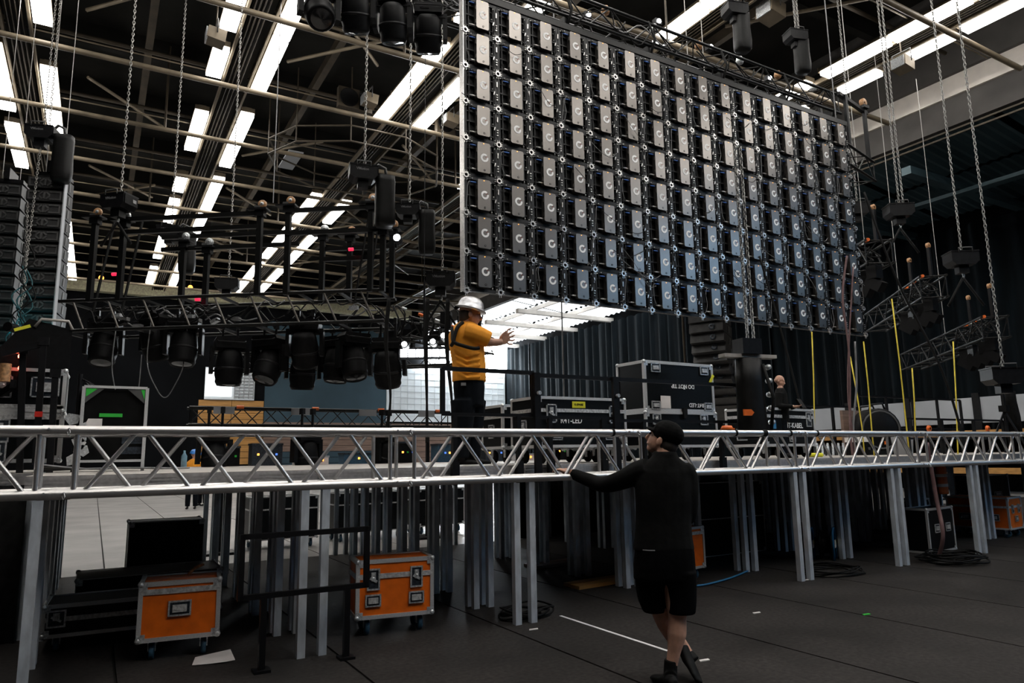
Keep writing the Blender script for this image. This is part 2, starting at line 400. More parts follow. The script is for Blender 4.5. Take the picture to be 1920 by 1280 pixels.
for i, (px, py) in enumerate(((655, 182), (680, 190), (837, 232))):
    p = onz(px, py, 12.1); t = thing('roof_horn', ['round dark roof loudspeaker, left of a pair', 'round dark roof loudspeaker, right of a pair', 'round dark roof loudspeaker beside the screen edge'][i], 'loudspeaker', p)
    MB().box((0, .12, 0), (.62, .2, .62)).part('housing', 'brown_steel', t)
    MB().lathe([(0, .0), (.1, .0), (.26, -.02), (.28, -.03), (.28, .02)], ax='y').part('cone', 'black_plastic', t)
p = onz(545, 300, 11.9); MB().box(p, (.5, 1.6, .05)).solo('ceiling_panel', 'wall_grey', 'pale unlit panel under the roof between light rows', 'panel')
# round lattice ring hanging under the roof (lighting ring in the distance)
t = thing('roof_ring', 'grey angular lighting frame high under the roof behind the hoist', 'frame', onz(670, 320, 11.0))
pts = [(2.2*math.cos(a)*1.3, 2.2*math.sin(a), 0) for a in [2*PI*k/10 for k in range(10)]]
for k in range(10):
    rod('ring_bar', pts[k], pts[(k+1) % 10], .03, 'brown_steel', t); rod('ring_bar', Vector(pts[k])+Vector((0, 0, .5)), Vector(pts[(k+1) % 10])+Vector((0, 0, .5)), .03, 'brown_steel', t); rod('ring_post', pts[k], Vector(pts[k])+Vector((0, 0, 2.4)), .02, 'brown_steel', t)
# lamps far under the roof
for i, (px, py) in enumerate(((190, 520), (357, 538))):
    p = ony(px, py, 46); t = thing('amber_lamp', ['small amber lamp far away under the roof, left one', 'small amber lamp far away under the roof, right one'][i], 'lamp', p)
    MB().lathe([(0, -.14), (.12, -.1), (.14, 0), (.08, .1), (0, .12)], n=10).part('bulb', 'led_amber', t); MB().cyl((0, 0, .1), (0, 0, 1.2), .02, 5).part('stem', 'brown_steel', t)

# side walls and the far end wall
MB().bb(-14.2, -14, -18, 52, 0, 15).struct('wall_left', 'wall_dark')
wb = MB().bb(-14, 29, 50, 50.3, 0, 15).struct('wall_back', 'wall_dark')
def bw(x0, x1, z0, z1, m, name, dep=.1): return MB().bb(x0, x1, 50-dep, 50, z0, z1).struct(name, m, wb)
bw(9.7, 18.3, 4.0, 11.0, 'wall_blue', 'blue_panel'); bw(-12, 5.6, 0, 11.0, 'wall_dark', 'dark_panel', .05)
for k in range(9): bw(9.7, 18.3, .5+.4*k, .5+.4*k+.37, 'wood_brown' if k > 3 else 'wall_blue', 'plank', .14)
for k in range(9): bw(18.35, 28.4, .3+.42*k, .3+.42*k+.39, 'wood_brown', 'plank', .14)
for k in range(10):
    for x0, x1 in ((5.6, 7.6), (7.63, 9.65)): bw(x0, x1, 1.3+.42*k, 1.3+.42*k+.39, 'wood_yellow', 'plank', .14)
bw(18.35, 28.4, 4.2, 8.3, 'wall_white', 'white_panel')
for k in range(18): bw(18.9+.55*k, 18.93+.55*k, 4.4, 8.0, 'rib_pale', 'grid_rib', .12)
for k in range(8): bw(18.6, 28.3, 4.6+.46*k, 4.63+.46*k, 'rib_pale', 'grid_rib', .12)
MB().bb(-13, 20, 49.2, 49.8, 11.9, 12.5).struct('trim_1', 'warm_lit_strip')
# bright end window over the white wall, a window beside the timber wall
wn = MB().bb(21.2, 28.4, 49.55, 49.6, 8.4, 10.9).struct('window_1', 'daylight')
for k in range(5): MB().bb(21.2+1.8*k-.05, 21.2+1.8*k+.05, 49.48, 49.56, 8.4, 10.9).struct('window_mullion', 'white_paint', wn)
wn2 = MB().bb(5.9, 9.0, 49.75, 49.8, 5.5, 7.6).struct('window_2', 'wall_white')
lit = MB().bb(5.95, 7.55, 49.7, 49.76, 5.7, 7.5).struct('lit_pane', 'skylight_sheet', wn2)
for k in range(9): MB().bb(7.7, 8.95, 49.66, 49.76, 5.7+.21*k, 5.75+.21*k).struct('louvre', 'wall_grey', wn2)
for k in range(5): MB().bb(7.7+.3*k, 7.74+.3*k, 49.64, 49.76, 5.6, 7.5).struct('louvre', 'wall_grey', wn2)
# right side: concrete edge beam, wall strip, lower aisle with corrugated roof, black drape
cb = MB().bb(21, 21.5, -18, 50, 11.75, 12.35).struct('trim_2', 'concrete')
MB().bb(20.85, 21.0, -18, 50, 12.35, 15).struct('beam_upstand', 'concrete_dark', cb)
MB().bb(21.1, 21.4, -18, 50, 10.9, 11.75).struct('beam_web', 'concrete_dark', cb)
for z in (10.62, 10.78): MB().bb(21.15, 21.2, 4, 30, z, z+.05).struct('conduit_rail', 'brown_steel', cb)
def roof_z(x): return 11.3-(x-21.4)*.12
ar = MB().bb(21.3, 28.9, -18, 50, 12.3, 12.4).struct('ceiling_aisle', 'roof_dark')
def corr(y0, y1, x0, x1, m, name, pitch=.16, amp=.05):
    b = MB(); n = int((y1-y0)/pitch)*2; vs = []; fs = []
    for i in range(n+1):
        y = y0+(y1-y0)*i/n; dz = amp*(i % 2)
        for x in (x0, x1): vs += [(x, y, roof_z(x)+dz), (x, y, roof_z(x)+dz+.02)]
    for i in range(n):
        a = i*4; fs += [(a, a+2, a+6, a+4), (a+1, a+5, a+7, a+3), (a, a+4, a+5, a+1), (a+2, a+3, a+7, a+6)]
    return b.add(vs, fs).struct(name, m, ar)
for k in range(3):                                                 # nearer skylight bay of the same aisle
    y0 = -17.5+4.0*k
    for x0, x1 in ((21.6, 23.7), (23.9, 26.0), (26.2, 28.4)): corr(y0+.15, y0+3.85, x0, x1, 'skylight_blue', 'translucent_sheet', .5, .12)
for k in range(7):
    y0 = -5.4+5.0*k
    for x0, x1 in ((21.6, 24.9), (25.1, 28.3)): corr(y0+.15, y0+4.9, x0, x1, 'sheet_blue', 'roof_sheet', .3, .06)
for k in range(5):
    y0 = 29.8+4.0*k
    for x0, x1 in ((21.6, 23.7), (23.9, 26.0), (26.2, 28.4)): corr(y0+.15, y0+3.85, x0, x1, 'skylight_sheet', 'translucent_sheet', .5, .12)
for k in range(15): MB().bb(21.4, 28.6, -8+4.0*k-.15, -8+4.0*k+.15, 10.05, 10.3).xf(Matrix.Identity(4)).struct('aisle_beam', 'concrete' if k > 8 else 'sheet_blue', ar)
for x in (23.8, 26.1): MB().bb(x-.07, x+.07, 20, 50, roof_z(x)-.28, roof_z(x)-.04).struct('aisle_purlin', 'concrete', ar)
MB().bb(24.2, 24.6, 9.5, 13.5, 9.9, 10.02).struct('aisle_light_tray', 'sheet_blue', ar)
wr = MB().bb(28.9, 29.1, -18, 50.3, 0, 13).struct('wall_right', 'wall_dark')
# pleated drape hung along the aisle, each drop its own length of cloth
for k in range(12):
    y0 = 4.5+3.78*k; y1 = y0+3.8; n = 44; vs = []; fs = []
    for i in range(n+1):
        t = i/n; y = y0+(y1-y0)*t
        x = 28.5+.11*math.sin(t*22*PI/2+k)+.05*math.sin(t*47+k*2)
        top = 10.15-.10*abs(math.sin(t*PI*5))
        vs += [(x, y, 1.2), (x, y, top), (x+.02, y, top), (x+.02, y, 1.2)]
    for i in range(n):
        a = 4*i; fs += [(a, a+4, a+5, a+1), (a+1, a+5, a+6, a+2), (a+2, a+6, a+7, a+3)]
    MB().add(vs, fs, True).solo('drape', 'drape', f'black pleated drape along the right aisle, {ordn(11-k)} drop from the bright end window', 'drape', 'black aisle drapes')
# grey parapet with timber boards under it along the right stand
pw = MB().bb(26.9, 27.2, 5, 22.5, 2.45, 3.35).struct('trim_3', 'wall_grey')
for k in range(5): MB().bb(26.8, 27.0, 5, 22.5, 1.36+.21*k, .5+.21*k+.185).struct('board', 'wood_yellow', pw)
for k in range(7): MB().bb(26.82, 26.92, 6+2.5*k-.12, 6+2.5*k+.12, .4, 3.5).struct('parapet_post', 'black_steel', pw)

# ================================================================ front truss (bare aluminium, box section)
ZT, ZB, YF = 1.722, 1.388, 4.5
ft = thing('aluminium_truss', 'long bare aluminium box truss spanning the foreground at chest height', 'truss', (0, YF, 0))
JX = [-4.1, -2.12, -.17, 1.77, 3.73, 5.77, 7.75, 9.75, 11.75, 13.75]
for y, z in ((0, ZT), (0, ZB), (.334, ZT), (.334, ZB)):
    rod('chord', (JX[0], y, z), (JX[-1], y, z), .0255, 'aluminium', ft, 20)
    for x in JX[1:-1]:
        s = MB().cyl((x-.075, y, z), (x+.075, y, z), .0278, 20).cyl((x-.003, y, z), (x+.003, y, z), .0292, 20).part('coupler', 'aluminium', ft)
        MB().cyl((x-.045, y-.036, z+.008), (x-.045, y+.036, z+.008), .006, 6).cyl((x+.045, y-.036, z+.008), (x+.045, y+.036, z+.008), .006, 6).tube([(x+.045, y-.036, z+.008), (x+.052, y-.05, z-.01), (x+.045, y-.05, z-.028), (x+.038, y-.04, z-.01)], .0025, 4).part('pin', 'latch_steel', s)
for i in range(len(JX)-1):
    a, b = JX[i]+.105, JX[i+1]-.105; st = (b-a)/6
    for j in range(6):
        for y, ph in ((0, 0), (.334, 1)):
            up = (j+ph) % 2 == 0
            rod('brace', (a+st*j+.02, y, ZB if up else ZT), (a+st*(j+1)-.02, y, ZT if up else ZB), .0125, 'aluminium', ft, 12)
        for z, ph in ((ZT, 0), (ZB, 1)):
            up = (j+ph) % 2 == 0
            rod('brace', (a+st*j+.02, 0 if up else .334, z), (a+st*(j+1)-.02, .334 if up else 0, z), .0115, 'aluminium', ft, 8)
    for x in (a-.02, b+.02):
        for y in (0, .334): rod('post', (x, y, ZB), (x, y, ZT), .0135, 'aluminium', ft, 12)
        for z in (ZB, ZT): rod('post', (x, 0, z), (x, .334, z), .0125, 'aluminium', ft, 8)
for px in (1148, 1378, 1432, 1480, 1530):                         # black tape bands on the top chord
    x = ony(px, 808, YF).x; wd = .05 if px == 1432 else .02
    MB().cyl((x-wd/2, 0, ZT), (x+wd/2, 0, ZT), .030, 16).part('tape_band', 'black_rubber', ft)
# the truss stands on two base towers just beyond both ends of the view
for x, s in ((-3.7, 'left'), (13.3, 'right')):
    t = thing('truss_tower', f'black base tower carrying the {s} end of the aluminium truss', 'stand', (x, YF+.167, 0))
    MB().box((0, 0, .015), (.9, .9, .03)).part('base_plate', 'black_steel', t)
    for a in (-.12, .12):
        for b in (-.12, .12): rod('leg', (a, b, .03), (a, b, ZB-.07), .025, 'black_steel', t)
    MB().box((0, 0, ZB-.05), (.5, .5, .04)).part('head_plate', 'black_steel', t)

# ================================================================ stage: 2 x 1 m decks on galvanised legs
DZ = 1.465
def deck_proto():
    t = thing('stage_deck', '', 'stage deck')
    MB().bb(.006, 1.994, .006, .994, DZ-.022, DZ).part('deck_board', 'plywood', t)
    b = MB()
    b.bb(.002, 1.998, .002, .045, DZ-.105, DZ-.022).bb(.002, 1.998, .955, .998, DZ-.105, DZ-.022).bb(.002, .045, .045, .955, DZ-.105, DZ-.022).bb(1.955, 1.998, .045, .955, DZ-.105, DZ-.022)
    for z in (DZ-.05, DZ-.082): b.bb(.0, 2.0, -.004, .004, z-.006, z+.006)
    b.bb(0, 2, -.006, .002, DZ-.03, DZ-.002)
    b.part('edge_profile', 'aluminium', t)
    for x in (.085, 1.915):
        for y in (.075, .925):
            MB().bb(x-.032, x+.032, y-.032, y+.032, .0, DZ-.105).part('leg', 'galvanised', t)
    return t
dp = deck_proto(); first = True
NC, NR = 9, 6
for j in range(NR):
    for i in range(NC):
        t = dp if first else copy_tree(dp); first = False
        t.location = (-.4+2.0*i, 5.93+1.0*j, 0)
        t['label'] = f'stage deck with galvanised legs, {ordn(i)} from left in the {["front", "second", "third", "fourth", "fifth", "rearmost"][j]} row'; t['group'] = 'stage decks'
for j in range(2, 6):
    for i in range(2):
        t = copy_tree(dp); t.location = (-4.4+2.0*i, 5.93+1.0*j, 0)
        t['label'] = f'stage deck under the left road cases, {ordn(i)} from left in the {["", "", "front", "second", "third", "rearmost"][j]} wing row'; t['group'] = 'stage decks'

vs = []; fs = []
for i in range(81):
    x = -4.4+3.9*i/80; y = 7.88+.03*math.sin(i*1.3)
    vs += [(x, y, .0), (x, y, 1.36), (x, y+.008, 1.36), (x, y+.008, .0)]
for i in range(80): a = 4*i; fs += [(a, a+4, a+5, a+1), (a+1, a+5, a+6, a+2), (a+2, a+6, a+7, a+3)]
MB().add(vs, fs, True).solo('masking_cloth', 'black_cloth', 'black cloth skirt added to darken the stage wing at far left', 'skirt')  # dark sheet added where the wing lies in shade
vs = []; fs = []
for i in range(161):
    x = 7.0+10.6*i/160; y = 11.97+.03*math.sin(i*1.3)
    vs += [(x, y, .0), (x, y, 1.36), (x, y+.008, 1.36), (x, y+.008, .0)]
for i in range(160): a = 4*i; fs += [(a, a+4, a+5, a+1), (a+1, a+5, a+6, a+2), (a+2, a+6, a+7, a+3)]
MB().add(vs, fs, True).solo('masking_cloth', 'black_cloth', 'black cloth skirt added along the right stage rear to block the floor', 'skirt')  # added so the bright floor behind does not show under the stage
# ================================================================ black guard rails along the stage edge
def rail(x0, x1, y, z0, z1, lab, posts, foot=1.3):
    t = thing('guard_rail', lab, 'railing', (x0, y, foot)); b = .038
    L_ = x1-x0
    bar('top_rail', (0, 0, z1-foot), (L_, 0, z1-foot), b, b, 'black_steel', t); bar('lower_rail', (0, 0, z0-foot), (L_, 0, z0-foot), b*.8, b*.8, 'black_steel', t)
    for s in (0, L_): bar('end_bar', (s, 0, z0-foot), (s, 0, z1-foot), b, b, 'black_steel', t)
    for px in posts:
        bar('post', (px-x0, 0, 0), (px-x0, 0, z0-foot), b*1.1, b*1.1, 'black_steel', t)
        MB().box((px-x0, -.01, .12), (.07, .05, .16)).part('clamp', 'black_steel', t)
    return t
YR = 5.9
def xr(px): return ony(px, 700, YR).x
rail(xr(828), xr(997), YR-.02, 1.935, 2.35, 'black guard rail frame in front of the worker in orange', [xr(850), xr(968)])
rail(xr(1003), xr(1148), YR-.02, 1.92, 2.33, 'black guard rail frame in front of the R4T-LED case', [xr(1026), xr(1124)])
rail(xr(1153), xr(1382), YR-.02, 1.90, 2.33, 'black guard rail frame in front of the tipped case', [xr(1200), xr(1342)])
for i, px in enumerate((1000, 1146)):
    x = xr(px); t = thing('rail_post', ['thick black rail post left of the R4T-LED case', 'thick black rail post right on the R4T-LED case'][i], 'post', (x, YR-.055, 1.3))
    MB().bb(-.034, .034, -.02, .02, 0, 1.05).part('post_tube', 'black_steel', t); MB().cyl((0, -.03, .85), (0, -.06, .85), .02, 8).part('clamp_bolt', 'latch_steel', t)

# ================================================================ LED screen seen from behind: 16 x 8 cabinets
LX0, LZ0, LY, CW = 3.81, 3.575, 7.70, .5
led = thing('led_screen', 'large black LED video screen seen from behind with rows of cabinets', 'led screen', (LX0, LY, LZ0))
# cabinet pieces, local to the cabinet centre; the back faces the camera (-y)
def cab_frame():
    b = MB(); h = CW/2
    for s in (-1, 1):
        b.box((s*(h-.022), 0, 0), (.04, .07, CW-.004)); b.box((0, 0, s*(h-.022)), (CW-.084, .07, .04))
    b.box((0, .025, 0), (CW-.08, .02, CW-.08))
    b.box((0, -.012, 0), (CW-.08, .035, .018))                    # cross ribs
    for x in (-.165, .15, .2): b.box((x, -.008, 0), (.014, .03, CW-.08))
    for z in (-.14, .14): b.box((0, -.004, z), (CW-.08, .024, .012))
    return b.mesh('cabinet_panel', 'led_frame')
def cab_box():
    r = .022; x0, x1, z0, z1 = -.09, .095, -.20, .205; pts = []
    for cx, cz, a0 in ((x1-r, z1-r, 0), (x0+r, z1-r, PI/2), (x0+r, z0+r, PI), (x1-r, z0+r, 1.5*PI)):
        for k in range(4): a = a0+k*PI/6; pts.append((cx+r*math.cos(a), cz+r*math.sin(a)))
    b = MB(); b.prism(pts, -.105, -.03, 'y')
    for s in (-1, 1):
        for z in (-.1, .1): b.box((.0025+s*.094, -.07, z), (.008, .03, .05))
    return b.mesh('power_module', 'module_grey')
def cab_ring():
    b = MB(); n = 18; vs = []; a0, a1 = math.radians(50), math.radians(372)
    for i in range(n+1):
        a = a0+(a1-a0)*i/n; r0, r1 = .030, .056
        for r in (r0, r1):
            for y in (-.1085, -.105): vs.append((.01+r*math.cos(a), y, r*math.sin(a)))
    fs = []
    for i in range(n): a = 4*i; fs += [(a, a+2, a+6, a+4), (a+1, a+5, a+7, a+3), (a+2, a+3, a+7, a+6), (a, a+4, a+5, a+1)]
    return b.add(vs, fs).mesh('emblem', 'white_paint')
def cab_mark(): return MB().prism([(.022, .012), (.046, .030), (.050, .022), (.028, .004)], -.108, -.105).mesh('emblem_tip', 'emblem_red')
def cab_bolts():
    b = MB(); h = CW/2
    b.lathe([(.009, -.108), (.014, -.108), (.014, -.104)], (.01, 0, -.165), 'y', 10)
    return b.mesh('module_lock', 'black_steel')
def cab_lock():                                                     # eight-sided coupling ring at the cabinet corner
    b = MB(); n = 8; r0, r1 = .023, .040; vs = []
    for i in range(n):
        a = 2*PI*(i+.5)/n
        for r in (r0, r1):
            for y in (-.062, -.04): vs.append((r*math.cos(a), y, r*math.sin(a)))
    fs = []
    for i in range(n):
        a, c = 4*i, 4*((i+1) % n); fs += [(a, a+2, c+2, c), (a+1, c+1, c+3, a+3), (a+2, a+3, c+3, c+2), (a, c, c+1, a+1)]
    b.add(vs, fs)
    for k in range(4):
        a = PI/2*k; d = Vector((math.cos(a), 0, math.sin(a))); q = Vector((-d.z, 0, d.x))
        for s in (-1, 1): b.box(d*.05+q*.012*s+Vector((0, -.045, 0)), (.03 if k % 2 == 0 else .006, .01, .006 if k % 2 == 0 else .03))
    return b.mesh('corner_lock', 'lock_silver')
def cab_latch():
    b = MB(); h = CW/2
    for z in (-.05, -.085, -.12): b.box((h-.012, -.048, z), (.022, .012, .012))
    b.box((h-.01, -.046, .1), (.014, .01, .07)); b.box((h-.05, -.04, -.03), (.012, .01, .05), Matrix.Rotation(.3, 3, 'Y'))
    for x, z in ((.13, .2), (.19, .18), (.2, -.2), (.14, -.19), (-.14, .22), (-.2, -.21), (-.21, .2), (.17, .02)):
        b.lathe([(0, -.052), (.008, -.05), (.010, -.04)], (x, 0, z), 'y', 6)
    return b.mesh('side_latch', 'lock_silver')
def cab_conn(m, z): return MB().cyl((-.095, -.06, z), (-.15, -.06, z), .011, 8).cyl((-.15, -.06, z), (-.175, -.06, z), .007, 6).mesh('connector', m)
def cab_led(): return MB().box((.0, -.107, .19), (.012, .004, .006)).mesh('status_lamp', 'led_amber')
def cab_cable(k):
    rnd = random.Random(k)
    p = [(-.17, -.06, .165), (-.215, -.075, .15), (-.235, -.085, .05+rnd.uniform(-.05, .05)), (-.22, -.08, -.08+rnd.uniform(-.04, .04)), (-.18, -.075, -.14), (-.15, -.06, -.155)]
    if k % 3 == 1: p = [(-.17, -.06, .165), (-.22, -.09, .13), (-.24, -.1, -.05), (-.25, -.1, -.2), (-.2, -.09, -.32), (-.15, -.07, -.335)]
    if k % 3 == 2: p = [(.10, -.07, -.15), (.16, -.09, -.2), (.21, -.1, -.1), (.19, -.1, .06), (.23, -.09, .19), (.3, -.08, .17)]
    return MB().tube(spline(p, 4), .0045, 4).mesh('cable', 'black_plastic' if k % 2 else 'cable_grey')
cm = dict(f=cab_frame(), b=cab_box(), e=cab_ring(), t=cab_mark(), k=cab_bolts(), l=cab_lock(), s=cab_latch(), cb=cab_conn('castor_blue', .165), cw=cab_conn('lock_silver', -.155), d=cab_led())
cm['cb'].materials.clear(); cm['cb'].materials.append(mat('connector_blue', (.06, .16, .5), .35))
cc = [cab_cable(k) for k in range(6)]
for i in range(16):
    for j in range(8):
        cb_ = link(bpy.data.objects.new('cabinet_panel', cm['f'])); cb_.parent = led; cb_.location = (CW*(i+.5), 0, CW*(j+.5))
        for nm, key in (('power_module', 'b'), ('emblem', 'e'), ('emblem_tip', 't'), ('module_lock', 'k'), ('side_latch', 's'), ('connector', 'cb'), ('connector', 'cw'), ('status_lamp', 'd')):
            o = link(bpy.data.objects.new(nm, cm[key])); o.parent = cb_
            if key == 's': o['kind'] = 'stuff'
        o = link(bpy.data.objects.new('corner_lock', cm['l'])); o.parent = cb_; o.location = (CW/2, 0, -CW/2 if j else -CW/2+.02)
        if i == 0:
            o = link(bpy.data.objects.new('corner_lock', cm['l'])); o.parent = cb_; o.location = (-CW/2+.02, 0, -CW/2)
        if (i*7+j*5) % 4: o = link(bpy.data.objects.new('cable', cc[(i*3+j*5) % 6])); o.parent = cb_
        if (i*5+j*3) % 5 == 0: o = link(bpy.data.objects.new('cable', cc[(i+j) % 6])); o.parent = cb_; o.rotation_euler = (0, PI, 0); o.location = (0, 0, 0)
MB().bb(-.012, -.002, -.05, .06, 0, 4.02).part('edge_strip', 'lock_silver', led); MB().bb(8.002, 8.012, -.05, .06, 0, 4.02).part('edge_strip', 'black_steel', led)
MB().bb(-.05, 8.05, -.05, .07, 4.01, 4.1).part('header_beam', 'black_truss', led)
rnd = random.Random(3)
for k in range(26):                                                 # loose cables looping over the back of the screen
    x = rnd.uniform(.3, 7.3); z = rnd.uniform(.6, 3.8); dx = rnd.uniform(.25, .8); dz = rnd.uniform(-.5, .2)
    MB().tube(spline([(x, -.11, z), (x+dx*.3, -.15, z+dz*.2-.12), (x+dx*.7, -.14, z+dz*.8-.12), (x+dx, -.11, z+dz)], 5), .0045, 4).part('loose_cable', 'black_plastic' if k % 3 else 'cable_grey', led)

# screen truss: two parallel black box trusses above the screen
T1 = thing('black_truss', 'black box truss right above the LED screen top edge', 'truss', (1.3, 8.05, 7.95)); truss(T1, (0, 0, .2), (10.7, 0, .2), .40, .38, .026, .012, .42, 'black_truss')
T2 = thing('black_truss', 'second black box truss running behind the screen truss', 'truss', (2.4, 9.15, 8.3)); truss(T2, (0, 0, .2), (9.8, 0, .2), .40, .42, .026, .012, .42, 'black_truss')
for x in (2.7, 4.3, 5.9, 7.5, 9.1, 10.4):
    MB().bb(x-.03, x+.03, -.2, .02, -.28, .01).part('hanging_plate', 'black_steel', T1)
    MB().tube([(x, -.2, -.2), (x+.05, -.28, .1), (x, -.2, .42)], .02).part('cable_tie', 'black_rubber', T1)
rnd = random.Random(11)
for k in range(14):
    x = rnd.uniform(.2, 7.6); T = T1 if k % 2 else T2
    MB().tube(spline([(x, -.1, .3), (x+.3, -.24, .02+rnd.uniform(-.12, .1)), (x+.7, -.2, .3), (x+1.1, -.24, .05), (x+1.4, -.1, .35)], 5), .012, 5).part('cable_run', 'black_rubber' if k % 3 else 'cable_grey', T)
for k in range(9):                                                  # cross frames with clamps between the two trusses
    x = 2.2+1.0*k; rod('cross_tube', (x, .2, .0+.1*(k % 2)), (x, 1.1, .35), .02, 'black_truss', T1); MB().lathe([(0, -.06), (.06, -.05), (.07, 0), (.05, .07), (0, .08)], (x, .0, .5), 'z', 8).part('pulley', 'castor_tan' if k % 2 else 'latch_steel', T1)
for k, px in enumerate((1100, 1232, 1330, 1440, 1520)):             # small work lamps that shine through the truss
    p = ony(px, (0, 12, 60, 118, 165)[k]+30, 8.92); q = MB().box(p, (.14, .1, .1)).wpart('work_lamp', 'black_steel', T2); MB().lathe([(0, -.075), (.035, -.07), (.045, -.06)], p, 'y', 10).xf(Matrix.Translation(-WM(T2).translation)).part('lens', 'led_white', q)
# outrigger frame at the right end of the screen truss
t = thing('truss_outrigger', 'black stub truss frame sticking out right of the LED screen', 'truss', (11.9, 8.0, 7.0))
truss(t, (0, 0, .1), (1.3, .3, .1), .5, .4, .026, .012, .4, 'black_truss')
for x, y in ((.2, -.2), (1.1, .0), (.2, .35)): bar('post', (x, y, .3), (x, y, 1.35), .06, .06, 'black_steel', t)
bar('beam', (0, -.2, 1.33), (1.25, .05, 1.33), .07, .07, 'black_steel', t); MB().lathe([(.02, -.03), (.09, -.03), (.09, .03), (.02, .03)], (1.1, 0, 1.5), 'y', 12).part('castor', 'castor_tan', t)
MB().box((1.1, 0, 1.4), (.16, .14, .06)).part('castor_plate', 'black_steel', t)

# ================================================================ builders for show equipment
def castor_mesh(b, c, r=.055, w_=.035, ax='y', h=.04, plate=True):
    c = Vector(c); b.lathe([(r*.3, -w_/2), (r*.92, -w_/2), (r, -w_*.3), (r, w_*.3), (r*.92, w_/2), (r*.3, w_/2)], c, ax, 14); return b
def moving_head(p, label, tilt=2.6, pan=0.0, s=1.0, group=None, stem=.25):
    t = thing('moving_light', label, 'stage light', p, (0, 0, pan), group)          # p = clamp point, light hangs below
    for q in (-1, 1): MB().cyl((q*.1*s, 0, 0), (q*.1*s, 0, -stem), .02, 6).box((q*.1*s, 0, 0), (.05, .09, .09)).part('clamp', 'black_steel', t)
    b = MB(); z = -stem; b.prism([(-.19*s, z), (.19*s, z), (.21*s, z-.05*s), (.19*s, z-.15*s), (-.19*s, z-.15*s), (-.21*s, z-.05*s)], -.14*s, .14*s)
    b.box((-.05*s, -.145*s, z-.075*s), (.12*s, .01, .06*s)).part('base', 'black_plastic', t)
    MB().tube([(-.19*s, -.15*s, z-.05*s), (-.17*s, -.18*s, z-.07*s), (.17*s, -.18*s, z-.07*s), (.19*s, -.15*s, z-.05*s)], .008).part('handle', 'black_steel', t)
    zc = z-.42*s; b = MB()
    for q in (-1, 1): b.prism([(q*.23*s-.03, z-.13*s), (q*.23*s+.03, z-.13*s), (q*.235*s+.03, zc-.09*s), (q*.235*s-.03, zc-.09*s)], -.07*s, .07*s)
    b.box((0, 0, z-.17*s), (.48*s, .16*s, .05*s)).part('yoke', 'black_plastic', t)
    h = MB().lathe([(0, -.27*s), (.12*s, -.26*s), (.165*s, -.20*s), (.185*s, -.05*s), (.19*s, .1*s), (.175*s, .16*s), (.18*s, .2*s), (.155*s, .25*s), (.13*s, .235*s)], (0, 0, 0), 'y', 20)
    m4 = Matrix.Translation((0, 0, zc)) @ Matrix.Rotation(-1.57+(tilt-2.5)*1.1, 4, 'X'); h.xf(m4); hd = h.part('head', 'black_plastic', t)
    MB().lathe([(.135*s, .236*s), (.09*s, .24*s), (0, .255*s)], (0, 0, 0), 'y', 16).xf(m4).part('lens', 'lens_black', hd)
    MB().lathe([(.186*s, .0), (.196*s, .01*s), (.196*s, .03*s), (.186*s, .04*s)], (0, 0, 0), 'y', 20).xf(m4).part('cooling_ring', 'black_steel', hd)
    return t
def hoist(p, label, rz=0.0, s=1.0, chain_top=12.6, bag=True, bagside=1, txt=True, sling=0.0, two=False):
    t = thing('chain_hoist', label, 'hoist', p, (0, 0, rz))             # p = underside centre of the body
    b = MB(); b.prism([(-.24*s, .05*s), (-.17*s, -.02*s), (.17*s, -.02*s), (.24*s, .05*s), (.24*s, .22*s), (-.24*s, .22*s)], -.17*s, .17*s)
    b.box((0, 0, .232*s), (.5*s, .36*s, .022*s)); b.box((0, 0, -.09*s), (.18*s, .16*s, .14*s)).part('body', 'black_steel', t)
    MB().box((.253*s, 0, .13*s), (.012, .3*s, .17*s)).part('control_box', 'black_plastic', t)
    MB().box((.262*s, .07*s, .13*s), (.006, .08*s, .06*s)).part('rating_sign', 'cable_grey', t)
    if txt: text('VMotion', .062*s, 'cable_grey', t, (-.02*s, -.173*s, .15*s), label='white maker lettering')
    for y in (-.19, .19): MB().tube([(-.12*s, y*s, .21*s), (-.12*s, y*s, .29*s), (.12*s, y*s, .29*s), (.12*s, y*s, .21*s)], .011*s).part('handle', 'grey_steel', t)
    W = WM(t); top = W @ Vector((.03*s, 0, .24*s))
    chain(t, (top.x, top.y, chain_top), top)
    if two: q = W @ Vector((.11*s, 0, .24*s)); chain(t, (q.x, q.y, chain_top), q)
    if sling:
        MB().tube([(0, 0, -.14*s), (.02, 0, -.2*s), (0, 0, -.26*s)], .02*s).part('hook', 'latch_steel', t)
        for q in (-1, 1): MB().tube(bez((0, 0, -.24*s), (q*.3, .0, -.24*s-sling), 0, 3), .022, 6).part('sling', 'black_rubber', t)
    if bag:
        x0 = .40*s*bagside; h = .88*s; b = MB(); rings = []
        for z, k in ((.12, .96), (.0, 1.0), (-.35, 1.02), (-.7, 1.05), (-.88, 1.02), (-.95, .8)):
            r = []
            for j in range(16):
                a = 2*PI*j/16; cx, cy = math.cos(a), math.sin(a); q = (abs(cx)**4+abs(cy)**4)**-.25
                r.append(Vector((x0+.17*s*k*cx*q+.006*math.sin(9*z+j), .14*s*k*cy*q, z*h)))
            rings.append(r)
        b.loft(rings).part('chain_bag', 'bag_vinyl', t)
        MB().tube([(.18*s*bagside, 0, .2*s), (.28*s*bagside, 0, .32*s), (.40*s*bagside, 0, .26*s), (.42*s*bagside, 0, .1*s)], .03*s).part('chain_guide', 'grey_steel', t)
    return t

mat('brace_grey', (.15, .135, .12), .4, .5)
